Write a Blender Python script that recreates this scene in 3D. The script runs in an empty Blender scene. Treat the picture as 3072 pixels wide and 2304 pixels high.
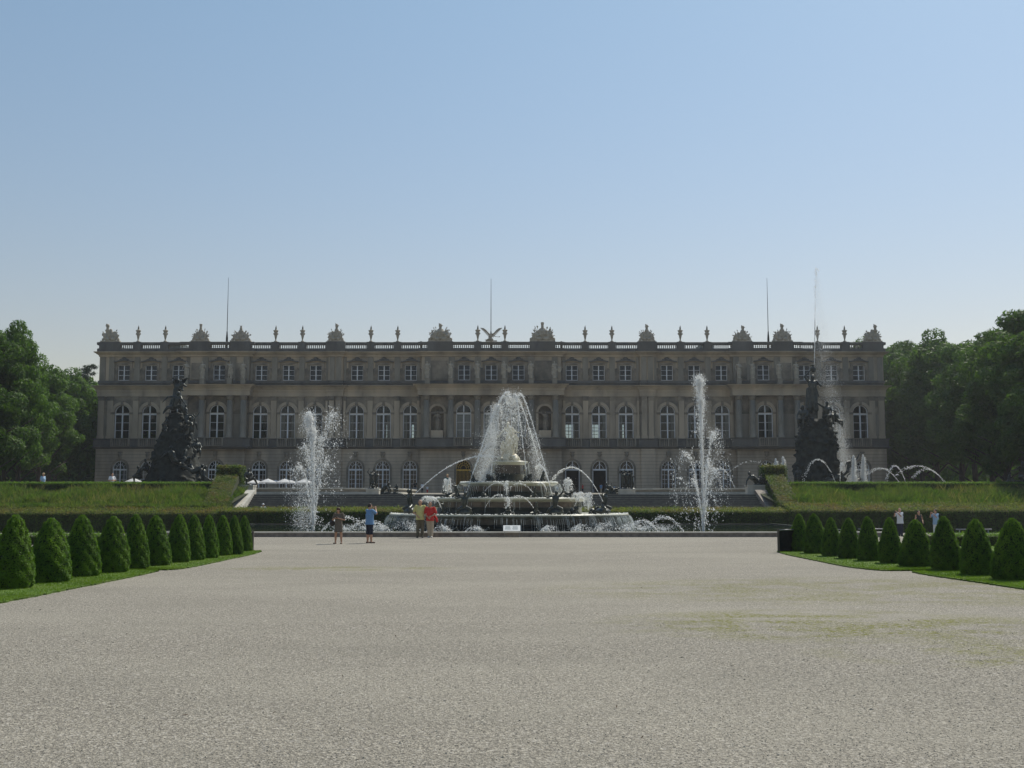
import bpy, bmesh, math, random
import numpy as np
from mathutils import Vector, Matrix, Euler
R = math.radians
PI = math.pi
scene = bpy.context.scene
C = scene.collection

# ---------------------------------------------------------------- camera, sky, sun
FPX, EYE, PITCH = 3400.0, 1.75, math.atan(348/3400.0)      # focal length in photo pixels (3072 wide), eye height, upward tilt
cd = bpy.data.cameras.new('camera'); cam = bpy.data.objects.new('camera', cd); C.objects.link(cam)
cam.location = (0, 0, EYE); cam.rotation_euler = (PI/2 + PITCH, 0, 0)
cd.sensor_width = 36; cd.lens = 36*FPX/3072; cd.clip_start = .5; cd.clip_end = 5000
scene.camera = cam
SUN_EL, SUN_AZ = R(51), R(36)                                # azimuth from +Y (straight ahead) towards +X (right)
w = bpy.data.worlds.new('World'); scene.world = w; w.use_nodes = True
nt = w.node_tree; bg = nt.nodes['Background']
sky = nt.nodes.new('ShaderNodeTexSky'); sky.sky_type = 'NISHITA'; sky.sun_disc = False
sky.sun_elevation = SUN_EL; sky.sun_rotation = SUN_AZ
sky.altitude = 0; sky.air_density = 1.6; sky.dust_density = .6; sky.ozone_density = .7
tint = nt.nodes.new('ShaderNodeMix'); tint.data_type = 'RGBA'; tint.blend_type = 'MULTIPLY'; tint.inputs[0].default_value = 1; tint.inputs[7].default_value = (.955, .935, .985, 1)
nt.links.new(sky.outputs[0], tint.inputs[6])
wtc = nt.nodes.new('ShaderNodeTexCoord'); wsp = nt.nodes.new('ShaderNodeSeparateXYZ'); nt.links.new(wtc.outputs['Generated'], wsp.inputs[0])   # direction: a slightly milkier horizon
wmr = nt.nodes.new('ShaderNodeMapRange'); wmr.inputs[1].default_value = .14; wmr.inputs[2].default_value = .42; nt.links.new(wsp.outputs[2], wmr.inputs[0])
wmx = nt.nodes.new('ShaderNodeMix'); wmx.data_type = 'RGBA'; wmx.inputs[6].default_value = (.93, .90, .975, 1); wmx.inputs[7].default_value = (.955, 1.05, 1.045, 1); nt.links.new(wmr.outputs[0], wmx.inputs[0])
wml = nt.nodes.new('ShaderNodeMix'); wml.data_type = 'RGBA'; wml.blend_type = 'MULTIPLY'; wml.inputs[0].default_value = 1; nt.links.new(tint.outputs[2], wml.inputs[6]); nt.links.new(wmx.outputs[2], wml.inputs[7]); nt.links.new(wml.outputs[2], bg.inputs[0])
bg.inputs[1].default_value = 0.066
sd = bpy.data.lights.new('sun', 'SUN'); sun = bpy.data.objects.new('sun', sd); C.objects.link(sun)
sd.energy = 3.2; sd.angle = R(.5); sd.color = (1, .94, .81)
sdir = Vector((math.cos(SUN_EL)*math.sin(SUN_AZ), math.cos(SUN_EL)*math.cos(SUN_AZ), math.sin(SUN_EL)))
sun.rotation_euler = sdir.to_track_quat('Z', 'Y').to_euler(); sun.location = sdir*200
scene.view_settings.view_transform = 'Standard'; scene.view_settings.look = 'None'
scene.view_settings.exposure = 0.5; scene.view_settings.gamma = 1
scene.cycles.max_bounces = 6; scene.cycles.transparent_max_bounces = 12; scene.cycles.volume_bounces = 0
scene.cycles.use_denoising = True; scene.cycles.use_adaptive_sampling = False
scene.cycles.sample_clamp_direct = 5; scene.cycles.sample_clamp_indirect = 3; scene.cycles.caustics_reflective = False; scene.cycles.caustics_refractive = False

def PZ(py, Y):                                               # height of a photo row at depth Y
    return EYE + Y*math.tan(PITCH + math.atan((1152-py)/FPX))
def PX(px, py, Y):
    Z = PZ(py, Y); yc = Y*math.cos(PITCH) + (Z-EYE)*math.sin(PITCH)
    return (px-1536)/FPX*yc
def PP(px, py, Y): return Vector((PX(px, py, Y), Y, PZ(py, Y)))
def GP(px, py, z=0):                                         # a point on the level z below the horizon
    a = PITCH + math.atan((1152-py)/FPX); Y = (z-EYE)/math.tan(a)
    return Vector((PX(px, py, Y), Y, z))

# ---------------------------------------------------------------- helpers
class MB:
    def __init__(s): s.v = []; s.f = []; s.n = 0; s.mi = []; s.sm = []
    def add(s, v, faces, mi=0, smooth=False):
        v = np.asarray(v, dtype=np.float32).reshape(-1, 3)
        s.v.append(v)
        if isinstance(faces, np.ndarray): faces = [faces]
        else:
            d = {}
            for f in faces: d.setdefault(len(f), []).append(f)
            faces = [np.array(x) for x in d.values()]
        for a in faces:
            s.f.append(a.astype(np.int64) + s.n); s.mi.append(np.full(len(a), mi)); s.sm.append(np.full(len(a), smooth))
        s.n += len(v); return s
    def box(s, x0, x1, y0, y1, z0, z1, mi=0):
        v = [(x, y, z) for z in (z0, z1) for y in (y0, y1) for x in (x0, x1)]
        return s.add(v, np.array([(0,2,3,1),(4,5,7,6),(0,1,5,4),(2,6,7,3),(0,4,6,2),(1,3,7,5)]), mi)
    def obox(s, c, u, vv, ww, mi=0):                         # box from centre and three half vectors
        c, u, vv, ww = map(Vector, (c, u, vv, ww))
        v = [c + a*u + b*vv + d*ww for d in (-1, 1) for b in (-1, 1) for a in (-1, 1)]
        return s.add([tuple(q) for q in v], np.array([(0,2,3,1),(4,5,7,6),(0,1,5,4),(2,6,7,3),(0,4,6,2),(1,3,7,5)]), mi)
    def lathe(s, prof, c=(0,0,0), n=24, mi=0, smooth=True, sx=1, sy=1, cap=True):
        a = np.arange(n)*2*PI/n; v = []
        for r, z in prof: v.append(np.stack([c[0]+r*np.cos(a)*sx, c[1]+r*np.sin(a)*sy, np.full(n, c[2]+z)], 1))
        m = len(prof); f = []
        for i in range(m-1):
            j = np.arange(n); k = (j+1) % n
            f.append(np.stack([i*n+j, i*n+k, (i+1)*n+k, (i+1)*n+j], 1))
        s.add(np.concatenate(v), np.concatenate(f), mi, smooth)
        if cap:
            s.f.append((np.arange(n)[::-1] + s.n - m*n)[None]); s.mi.append(np.array([mi])); s.sm.append(np.array([False]))
            s.f.append((np.arange(n) + s.n - n)[None]); s.mi.append(np.array([mi])); s.sm.append(np.array([False]))
        return s
    def tube(s, pts, rad, n=8, mi=0, smooth=True, cap=True):
        pts = [Vector(p) for p in pts]
        if not hasattr(rad, '__len__'): rad = [rad]*len(pts)
        v = []; up = Vector((0, 0, 1))
        for i, p in enumerate(pts):
            d = (pts[min(i+1, len(pts)-1)] - pts[max(i-1, 0)])
            if d.length < 1e-9: d = Vector((0, 0, 1))
            d.normalize(); a = d.cross(up)
            if a.length < .05: a = d.cross(Vector((0, 1, 0)))
            a.normalize(); b = d.cross(a)
            for k in range(n):
                t = 2*PI*k/n; v.append(tuple(p + (a*math.cos(t) + b*math.sin(t))*rad[i]))
        f = [(i*n+k, i*n+(k+1) % n, (i+1)*n+(k+1) % n, (i+1)*n+k) for i in range(len(pts)-1) for k in range(n)]
        if cap: f += [tuple(range(n))[::-1], tuple((len(pts)-1)*n+k for k in range(n))]
        return s.add(v, f, mi, smooth)
    def ell(s, c, r, rot=(0,0,0), n=10, m=7, mi=0):
        M = Euler(rot).to_matrix() if not isinstance(rot, Matrix) else rot
        if not hasattr(r, '__len__'): r = (r, r, r)
        v = [(0, 0, -1)]
        for i in range(1, m):
            t = -PI/2 + PI*i/m
            for k in range(n): v.append((math.cos(t)*math.cos(2*PI*k/n), math.cos(t)*math.sin(2*PI*k/n), math.sin(t)))
        v.append((0, 0, 1))
        v = np.array(v)*np.array(r); v = v @ np.array(M).T + np.array(c)
        f = []
        for k in range(n): f.append((0, 1+(k+1) % n, 1+k))
        for i in range(m-2):
            for k in range(n): f.append((1+i*n+k, 1+i*n+(k+1) % n, 1+(i+1)*n+(k+1) % n, 1+(i+1)*n+k))
        L = len(v)-1
        for k in range(n): f.append((L, 1+(m-2)*n+k, 1+(m-2)*n+(k+1) % n))
        return s.add(v, f, mi, True)
    def cap(s, a, b, ra, rb, n=10, mi=0):                    # tapered limb with round ends
        a, b = Vector(a), Vector(b); d = b-a; L = d.length or 1e-6; d = d/L
        pts = []; rr = []
        for t in (80, 45, 15): pts.append(a - d*ra*math.sin(R(t))); rr.append(ra*math.cos(R(t)))
        pts += [a.lerp(b, .33), a.lerp(b, .67)]; rr += [ra+(rb-ra)*.33, ra+(rb-ra)*.67]
        for t in (15, 45, 80): pts.append(b + d*rb*math.sin(R(t))); rr.append(rb*math.cos(R(t)))
        # constant frame
        u = Vector((0, 0, 1)) if abs(d.z) < .9 else Vector((0, 1, 0))
        x = d.cross(u).normalized(); y = d.cross(x)
        v = [tuple(p + (x*math.cos(2*PI*k/n) + y*math.sin(2*PI*k/n))*q) for p, q in zip(pts, rr) for k in range(n)]
        f = [(i*n+k, i*n+(k+1) % n, (i+1)*n+(k+1) % n, (i+1)*n+k) for i in range(len(pts)-1) for k in range(n)]
        f += [tuple(range(n))[::-1], tuple((len(pts)-1)*n+k for k in range(n))]
        return s.add(v, f, mi, True)
    def mesh(s, name):
        me = bpy.data.meshes.new(name)
        v = np.concatenate(s.v); me.vertices.add(len(v)); me.vertices.foreach_set('co', v.ravel())
        loops = np.concatenate([a.ravel() for a in s.f]); tot = np.concatenate([np.full(len(a), a.shape[1]) for a in s.f])
        st = np.concatenate([[0], np.cumsum(tot)[:-1]])
        me.loops.add(len(loops)); me.loops.foreach_set('vertex_index', loops.astype(np.int32))
        me.polygons.add(len(tot)); me.polygons.foreach_set('loop_start', st.astype(np.int32))
        me.polygons.foreach_set('material_index', np.concatenate(s.mi).astype(np.int32))
        me.polygons.foreach_set('use_smooth', np.concatenate(s.sm).astype(bool))
        me.update(calc_edges=True); me.validate(); return me
    def build(s, name, mats, parent=None, loc=None):
        return link(name, s.mesh(name), mats, parent, loc)
    def fuse(s, voxel, smooth=2):                            # weld overlapping forms into one continuous surface
        me = s.mesh('tmp'); o = bpy.data.objects.new('tmp', me); C.objects.link(o)
        m = o.modifiers.new('r', 'REMESH'); m.mode = 'VOXEL'; m.voxel_size = voxel; m.use_smooth_shade = True
        if smooth:
            k = o.modifiers.new('s', 'SMOOTH'); k.factor = .5; k.iterations = smooth
        dg = bpy.context.evaluated_depsgraph_get(); dg.update()
        r = bpy.data.meshes.new_from_object(o.evaluated_get(dg))
        bpy.data.objects.remove(o); bpy.data.meshes.remove(me)
        return r

def link(name, me, mats, parent=None, loc=None):
    if me.name != name: me.name = name
    o = bpy.data.objects.new(name, me); C.objects.link(o)
    if not isinstance(mats, (list, tuple)): mats = [mats]
    if not me.materials:
        for m in mats: me.materials.append(m)
    if parent: o.parent = parent
    if loc is not None: o.location = loc
    return o
def tag(o, label=None, cat=None, group=None, kind=None):
    if label: o['label'] = label
    if cat: o['category'] = cat
    if group: o['group'] = group
    if kind: o['kind'] = kind
    return o
def empty(name, loc, label, cat, group=None, rz=0):
    o = bpy.data.objects.new(name, None); C.objects.link(o); o.location = loc; o.rotation_euler.z = rz
    o.empty_display_size = .2
    return tag(o, label, cat, group)
def dup(root, loc, rz=0, sc=1, label=None, group=None):
    r = root.copy(); C.objects.link(r); r.location = loc; r.rotation_euler.z = rz
    r.scale = (sc, sc, sc) if not hasattr(sc, '__len__') else sc
    if label: r['label'] = label
    if group: r['group'] = group
    for ch in list(root.children):
        c = ch.copy(); C.objects.link(c); c.parent = r
        for g in list(ch.children):
            d = g.copy(); C.objects.link(d); d.parent = c
    return r
ORD = ['first','second','third','fourth','fifth','sixth','seventh','eighth','ninth','tenth','eleventh','twelfth','thirteenth','fourteenth','fifteenth','sixteenth','seventeenth','eighteenth','nineteenth','twentieth']

# ---------------------------------------------------------------- materials
def mat(name, c1, c2=None, scale=5, rough=.8, metal=0, bump=0, bscale=None, big=None, bigscale=.4, obj=True, stretch=(1,1,1), spec=.3, trans=0, tcol=None, rnd=0, lo=.35, hi=.65, detail=6):
    m = bpy.data.materials.new(name); m.use_nodes = True; N = m.node_tree.nodes; L = m.node_tree.links
    b = N['Principled BSDF']; b.inputs['Roughness'].default_value = rough; b.inputs['Metallic'].default_value = metal
    b.inputs['Specular IOR Level'].default_value = spec
    tc = N.new('ShaderNodeTexCoord'); mp = N.new('ShaderNodeMapping'); mp.inputs['Scale'].default_value = stretch
    if obj: L.new(tc.outputs['Object'], mp.inputs[0])
    else:
        g = N.new('ShaderNodeNewGeometry'); L.new(g.outputs['Position'], mp.inputs[0])
    def noise(sc, det=detail):
        n = N.new('ShaderNodeTexNoise'); n.inputs['Scale'].default_value = sc; n.inputs['Detail'].default_value = det
        n.inputs['Roughness'].default_value = .6; L.new(mp.outputs[0], n.inputs[0]); return n
    c2 = c2 or tuple(x*.8 for x in c1)
    n1 = noise(scale); rp = N.new('ShaderNodeValToRGB')
    rp.color_ramp.elements[0].position = lo; rp.color_ramp.elements[1].position = hi
    rp.color_ramp.elements[0].color = (*c2, 1); rp.color_ramp.elements[1].color = (*c1, 1)
    L.new(n1.outputs[0], rp.inputs[0]); out = rp.outputs[0]
    if big:
        n2 = noise(bigscale, 4); r2 = N.new('ShaderNodeValToRGB'); r2.color_ramp.elements[0].position = .42; r2.color_ramp.elements[1].position = .66
        L.new(n2.outputs[0], r2.inputs[0]); mx = N.new('ShaderNodeMix'); mx.data_type = 'RGBA'
        L.new(r2.outputs[0], mx.inputs[0]); L.new(out, mx.inputs[6]); mx.inputs[7].default_value = (*big, 1); out = mx.outputs[2]
    if rnd:
        oi = N.new('ShaderNodeObjectInfo'); hs = N.new('ShaderNodeHueSaturation')
        ma = N.new('ShaderNodeMapRange'); ma.inputs[3].default_value = 1-rnd; ma.inputs[4].default_value = 1+rnd
        L.new(oi.outputs['Random'], ma.inputs[0]); L.new(ma.outputs[0], hs.inputs['Value']); L.new(out, hs.inputs['Color']); out = hs.outputs[0]
    L.new(out, b.inputs['Base Color'])
    if bump:
        nb = noise(bscale or scale*3); bp = N.new('ShaderNodeBump'); bp.inputs['Strength'].default_value = bump; bp.inputs['Distance'].default_value = .05
        L.new(nb.outputs[0], bp.inputs['Height']); L.new(bp.outputs[0], b.inputs['Normal'])
    if trans:
        t = N.new('ShaderNodeBsdfTranslucent'); mx = N.new('ShaderNodeMixShader'); mx.inputs[0].default_value = trans
        hs = N.new('ShaderNodeMix'); hs.data_type = 'RGBA'; hs.blend_type = 'MULTIPLY'; hs.inputs[0].default_value = 1
        L.new(out, hs.inputs[6]); hs.inputs[7].default_value = (*(tcol or (1, 1, 1)), 1); L.new(hs.outputs[2], t.inputs[0])
        L.new(b.outputs[0], mx.inputs[1]); L.new(t.outputs[0], mx.inputs[2]); L.new(mx.outputs[0], N['Material Output'].inputs[0])
    return m
M = {}
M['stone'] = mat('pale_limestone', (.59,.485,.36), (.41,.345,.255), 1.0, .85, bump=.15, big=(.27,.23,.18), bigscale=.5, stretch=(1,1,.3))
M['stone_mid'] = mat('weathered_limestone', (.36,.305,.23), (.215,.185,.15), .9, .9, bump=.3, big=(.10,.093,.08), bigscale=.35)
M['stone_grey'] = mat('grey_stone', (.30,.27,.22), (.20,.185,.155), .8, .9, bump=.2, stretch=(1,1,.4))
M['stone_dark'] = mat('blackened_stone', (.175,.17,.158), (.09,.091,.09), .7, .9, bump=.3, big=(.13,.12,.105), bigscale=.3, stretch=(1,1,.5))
M['statue_stone'] = mat('statue_limestone', (.46,.41,.33), (.30,.27,.215), 2.5, .9, bump=.3)
M['roof'] = mat('roof_metal', (.20,.24,.24), (.14,.17,.17), 1, .6)
M['frame'] = mat('white_paint', (.78,.79,.80), (.70,.71,.73), 2, .5)
M['curtain'] = mat('curtain_cloth', (.42,.42,.40), (.3,.3,.29), 3, .9, stretch=(6,1,.3))
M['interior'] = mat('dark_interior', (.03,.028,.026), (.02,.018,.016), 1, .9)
M['gold'] = mat('gilded_iron', (.55,.38,.08), (.35,.23,.05), 4, .4, metal=.7)
M['bronze'] = mat('dark_bronze', (.06,.068,.06), (.022,.026,.023), 3, .38, metal=.35, bump=.5, bscale=8, spec=.5)
M['rock'] = mat('dark_wet_rock', (.045,.05,.044), (.014,.017,.014), 2, .75, bump=1, bscale=5, spec=.2)
M['marble'] = mat('white_marble', (.70,.66,.52), (.55,.51,.40), 4, .45, bump=.2)
M['rim'] = mat('pale_marble_rim', (.60,.58,.47), (.42,.42,.33), 2, .3, spec=.5)
M['redmarble'] = mat('wet_brown_marble', (.15,.115,.09), (.05,.04,.035), 2.2, .22, bump=.2, spec=.5, big=(.05,.045,.04), bigscale=1)
M['darkmarble'] = mat('wet_dark_marble', (.06,.065,.06), (.025,.028,.026), 2.2, .2, bump=.2, spec=.5, stretch=(1,1,.3))
M['kerb'] = mat('worn_kerb_stone', (.30,.26,.22), (.16,.135,.12), 3, .8, bump=.3)
M['pale_kerb'] = mat('pale_kerb_stone', (.55,.53,.47), (.40,.385,.34), 1.5, .8, bump=.2)
M['step_edge'] = mat('sunlit_step_edge', (.30,.29,.26), (.18,.175,.16), 3, .8)  # pale nosing colour stands for sunlit treads against shaded risers
M['step'] = mat('grey_step_stone', (.13,.125,.115), (.07,.068,.065), 2, .8, bump=.3, big=(.09,.09,.085), bigscale=.8)  # shade of the backlit risers put into a darker stone colour
M['iron'] = mat('dark_iron', (.022,.023,.022), (.012,.012,.012), 5, .95, spec=0)
M['steel'] = mat('grey_steel', (.3,.31,.32), (.2,.2,.21), 5, .4, metal=.5)
M['bark'] = mat('tree_bark', (.075,.06,.045), (.03,.025,.02), 4, .95, bump=.6, stretch=(1,1,.25))
M['wood'] = mat('post_wood', (.16,.14,.12), (.09,.08,.07), 6, .9, stretch=(1,1,.2))
def leafmat(n, a, b, t=.35, **k): return mat(n, a, b, k.pop('scale', .5), .65, trans=t, tcol=(1.5,1.6,.6), spec=.25, rnd=k.pop('rnd', .18), lo=.38, hi=.62, **k)
M['leaf1'] = leafmat('lime_leaves', (.09,.172,.022), (.048,.10,.015))
M['leaf2'] = leafmat('maple_leaves', (.08,.155,.022), (.042,.092,.014))
M['leaf3'] = leafmat('beech_leaves', (.08,.15,.025), (.042,.09,.016))
M['conifer'] = leafmat('conifer_needles', (.05,.085,.05), (.03,.055,.035), .15)
M['yew'] = leafmat('clipped_yew', (.115,.21,.018), (.055,.125,.01), .33, scale=3, rnd=.12)
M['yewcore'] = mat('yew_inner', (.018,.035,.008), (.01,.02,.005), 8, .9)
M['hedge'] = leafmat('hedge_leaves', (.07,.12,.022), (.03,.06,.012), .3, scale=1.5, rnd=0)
M['hedge_sunlit'] = leafmat('reddish_sunlit_hedge_leaves', (.17,.20,.045), (.08,.125,.028), .4, scale=2.2, rnd=0, big=(.17,.13,.05), bigscale=.7)  # paler than hedge fronts: sunlit tops put into colour, brown blotches its own
M['tall_grass'] = leafmat('tall_grass_blades', (.10,.16,.035), (.045,.09,.02), .4, scale=2.5, rnd=0, big=(.10,.12,.042), bigscale=.5)
M['lawn_blade'] = leafmat('lawn_blades', (.14,.22,.03), (.085,.155,.02), .35, scale=1, rnd=0)
M['soil'] = mat('dark_soil', (.05,.06,.025), (.025,.03,.012), 3, .95)

def gravel():
    m = mat('gravel', (.385,.352,.292), (.095,.087,.07), 30, .95, obj=False, lo=.36, hi=.64, detail=8); N = m.node_tree.nodes; L = m.node_tree.links
    b = N['Principled BSDF']; base = b.inputs['Base Color'].links[0].from_socket
    g = N.new('ShaderNodeNewGeometry')
    def noise(s, d, st=(1,1,1)):
        mp = N.new('ShaderNodeMapping'); mp.inputs['Scale'].default_value = st; L.new(g.outputs['Position'], mp.inputs[0])
        n = N.new('ShaderNodeTexNoise'); n.inputs['Scale'].default_value = s; n.inputs['Detail'].default_value = d; n.inputs['Roughness'].default_value = .65
        L.new(mp.outputs[0], n.inputs[0]); return n.outputs[0]
    def mix(f, a, c, mode='MIX'):
        x = N.new('ShaderNodeMix'); x.data_type = 'RGBA'; x.blend_type = mode
        if isinstance(f, float): x.inputs[0].default_value = f
        else: L.new(f, x.inputs[0])
        L.new(a, x.inputs[6])
        if isinstance(c, tuple): x.inputs[7].default_value = (*c, 1)
        else: L.new(c, x.inputs[7])
        return x.outputs[2]
    def ramp(i, a, c):
        x = N.new('ShaderNodeMapRange'); x.inputs[1].default_value = a; x.inputs[2].default_value = c; L.new(i, x.inputs[0]); x.clamp = True; return x.outputs[0]
    def mul(a, c):
        x = N.new('ShaderNodeMath'); x.operation = 'MULTIPLY'; L.new(a, x.inputs[0])
        if isinstance(c, float): x.inputs[1].default_value = c
        else: L.new(c, x.inputs[1])
        return x.outputs[0]
    vo = N.new('ShaderNodeTexVoronoi'); vo.inputs['Scale'].default_value = 62; L.new(g.outputs['Position'], vo.inputs[0])
    bw = N.new('ShaderNodeSeparateColor'); L.new(vo.outputs['Color'], bw.inputs[0])
    c = mix(mul(ramp(bw.outputs[0], .70, .95), .8), base, (.46,.43,.36))
    c = mix(mul(ramp(bw.outputs[1], .72, .95), .75), c, (.10,.09,.08))
    vo2 = N.new('ShaderNodeTexVoronoi'); vo2.inputs['Scale'].default_value = 38; L.new(g.outputs['Position'], vo2.inputs[0])
    bw2 = N.new('ShaderNodeSeparateColor'); L.new(vo2.outputs['Color'], bw2.inputs[0])
    c = mix(mul(ramp(bw2.outputs[0], .80, 1.0), .6), c, (.12,.11,.10))
    c = mix(mul(ramp(bw2.outputs[1], .85, 1.0), .5), c, (.55,.52,.47))
    c = mix(mul(ramp(noise(.5, 5, (.6,1,1)), .45, .62), .28), c, (.20,.187,.155))
    c = mix(mul(ramp(noise(.16, 4, (.5,1,1)), .46, .6), .25), c, (.37,.345,.285))
    # moss and thin weeds where the gravel is little walked
    def spot(x, y, rx, ry):
        s = N.new('ShaderNodeSeparateXYZ'); L.new(g.outputs['Position'], s.inputs[0])
        def q(o, ce, r):
            a = N.new('ShaderNodeMath'); a.operation = 'SUBTRACT'; L.new(o, a.inputs[0]); a.inputs[1].default_value = ce
            d = N.new('ShaderNodeMath'); d.operation = 'DIVIDE'; L.new(a.outputs[0], d.inputs[0]); d.inputs[1].default_value = r
            p = N.new('ShaderNodeMath'); p.operation = 'POWER'; L.new(d.outputs[0], p.inputs[0]); p.inputs[1].default_value = 2; return p.outputs[0]
        a = N.new('ShaderNodeMath'); a.operation = 'ADD'; L.new(q(s.outputs[0], x, rx), a.inputs[0]); L.new(q(s.outputs[1], y, ry), a.inputs[1])
        e = N.new('ShaderNodeMapRange'); e.inputs[1].default_value = 1; e.inputs[2].default_value = .3; L.new(a.outputs[0], e.inputs[0]); return e.outputs[0]
    patch = mul(ramp(noise(1.1, 6, (.7,1.0,1)), .43, .56), ramp(noise(12, 5), .42, .56))
    for sp, k in ((spot(4.6, 16.3, 3.6, 2.4), 1.0), (spot(7.5, 22.5, 7.5, 4.0), .7), (spot(-4.6, 29.5, 3.5, 1.2), .8), (spot(6.0, 13.2, 2.8, 1.3), .8)):
        c = mix(mul(mul(sp, patch), k), c, (.15,.15,.025))
    L.new(c, b.inputs['Base Color'])
    bp = N.new('ShaderNodeBump'); bp.inputs['Strength'].default_value = .9; bp.inputs['Distance'].default_value = .012
    ad = N.new('ShaderNodeMath'); ad.operation = 'ADD'; L.new(vo.outputs['Distance'], ad.inputs[0]); L.new(noise(30, 6), ad.inputs[1])
    L.new(ad.outputs[0], bp.inputs['Height']); L.new(bp.outputs[0], b.inputs['Normal'])
    return m
M['gravel'] = gravel()
def rustic():
    m = mat('rusticated_limestone', (.56,.465,.355), (.475,.395,.30), 1, .85, stretch=(1,1,.3), big=(.29,.25,.20), bigscale=.35)
    N = m.node_tree.nodes; L = m.node_tree.links; b = N['Principled BSDF']; base = b.inputs['Base Color'].links[0].from_socket
    tc = N.new('ShaderNodeTexCoord'); s = N.new('ShaderNodeSeparateXYZ'); L.new(tc.outputs['Object'], s.inputs[0])
    a = N.new('ShaderNodeMath'); a.operation = 'MULTIPLY'; L.new(s.outputs[2], a.inputs[0]); a.inputs[1].default_value = 1/.46
    f = N.new('ShaderNodeMath'); f.operation = 'FRACT'; L.new(a.outputs[0], f.inputs[0])
    g = N.new('ShaderNodeMath'); g.operation = 'LESS_THAN'; L.new(f.outputs[0], g.inputs[0]); g.inputs[1].default_value = .16
    x = N.new('ShaderNodeMix'); x.data_type = 'RGBA'; k = N.new('ShaderNodeMath'); k.operation = 'MULTIPLY'; k.inputs[1].default_value = .45
    L.new(g.outputs[0], k.inputs[0]); L.new(k.outputs[0], x.inputs[0]); L.new(base, x.inputs[6]); x.inputs[7].default_value = (.13,.11,.09,1)
    L.new(x.outputs[2], b.inputs['Base Color']); return m
M['rustic'] = rustic()
def glassmat():
    m = bpy.data.materials.new('window_glass'); m.use_nodes = True; N = m.node_tree.nodes; L = m.node_tree.links; N.remove(N['Principled BSDF'])
    t = N.new('ShaderNodeBsdfTransparent'); t.inputs[0].default_value = (.75,.8,.82,1); g = N.new('ShaderNodeBsdfGlossy'); g.inputs['Roughness'].default_value = .03
    g.inputs['Color'].default_value = (.7,.8,.95,1)
    lw = N.new('ShaderNodeLayerWeight'); lw.inputs[0].default_value = .3; ad = N.new('ShaderNodeMath'); ad.operation = 'ADD'; ad.inputs[1].default_value = .005
    L.new(lw.outputs['Fresnel'], ad.inputs[0]); mx = N.new('ShaderNodeMixShader'); L.new(ad.outputs[0], mx.inputs[0]); L.new(t.outputs[0], mx.inputs[1]); L.new(g.outputs[0], mx.inputs[2])
    L.new(mx.outputs[0], N['Material Output'].inputs[0]); return m
M['glass'] = glassmat()
def watermat(name, col, mixt, rough=.15):
    m = bpy.data.materials.new(name); m.use_nodes = True; N = m.node_tree.nodes; L = m.node_tree.links; b = N['Principled BSDF']
    b.inputs['Base Color'].default_value = (*col, 1); b.inputs['Roughness'].default_value = rough; b.inputs['Specular IOR Level'].default_value = .6
    t = N.new('ShaderNodeBsdfTranslucent'); t.inputs[0].default_value = (*col, 1)
    mx = N.new('ShaderNodeMixShader'); mx.inputs[0].default_value = mixt; L.new(b.outputs[0], mx.inputs[1]); L.new(t.outputs[0], mx.inputs[2])
    L.new(mx.outputs[0], N['Material Output'].inputs[0]); return m
M['spray'] = watermat('water_spray', (.97,.975,.97), .6, .1)
M['veil'] = watermat('falling_water', (.80,.86,.86), .55)
def poolmat():
    m = mat('pool_water', (.02,.035,.03), (.012,.02,.018), 1, .06, spec=.5, bump=.08, bscale=6, obj=False); return m
M['pool'] = poolmat()
def cloth(n, c, r=.85): return mat(n, c, tuple(x*.8 for x in c), 25, r, bump=.3, bscale=20)
M['skin'] = mat('skin', (.52,.30,.20), (.46,.26,.17), 12, .55)
# ================================================================ GROUND
rng = np.random.default_rng(7)
def grid(name, xs, ys, zf, mats, kind='structure', label=None, cat=None):
    X, Y = np.meshgrid(xs, ys); Z = zf(X, Y); v = np.stack([X, Y, Z], -1).reshape(-1, 3)
    nx, ny = len(xs), len(ys); i, j = np.meshgrid(np.arange(nx-1), np.arange(ny-1)); a = (j*nx+i).ravel()
    f = np.stack([a, a+1, a+1+nx, a+nx], 1)
    o = MB().add(v, f, 0, True).build(name, mats); return tag(o, label, cat, None, kind)
def sstep(x, a, b): t = np.clip((x-a)/(b-a), 0, 1); return t*t*(3-2*t)
def ground_z(X, Y):      # flat walk, the planted quarters beside the fountain basin lie half a metre lower
    return -.5*sstep(np.abs(X), 18.8, 21)*sstep(Y, 50, 55)
xs = np.concatenate([[-900,-300,-120,-70], np.arange(-50, 50.1, 1.25), [70,120,300,900]])
ys = np.concatenate([[-300,-60,-10,0], np.arange(5, 82.1, 1.5)])
def gz(X, Y):
    return ground_z(X, Y)
grid('ground', xs, ys, gz, M['gravel'])
BZ, TZ, PZT = 1.25, 2.2, 2.68      # bank foot, terrace edge, palace foot
def terr_z(X, Y): return TZ + (PZT-TZ)*np.clip((Y-96)/50, 0, 1)
xs2 = np.concatenate([[-900,-300], np.arange(-80, 80.1, 4), [300,900]]); ys2 = np.concatenate([[90.02], np.arange(92, 170, 6), [200, 300, 900]])
grid('terrace_path', xs2, ys2, terr_z, M['gravel'])
def bank(X, Y): return BZ + (TZ+.2-BZ)*np.clip((Y-82)/8, 0, 1) + .06*np.sin(X*1.7+Y)*np.sin(X*.6)
for s, x0, x1 in (('l', -90, -20.6), ('r', 19.4, 90)):
    xs3 = np.arange(x0, x1+.01, (x1-x0)/60)
    def bz(X, Y): return np.where(Y < 80.9, -1.0, bank(X, Y))
    grid('grass_bank', xs3, np.array([80.6, 81, 82, 84, 86, 88, 90, 92.]), bz, M['soil'])

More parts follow.
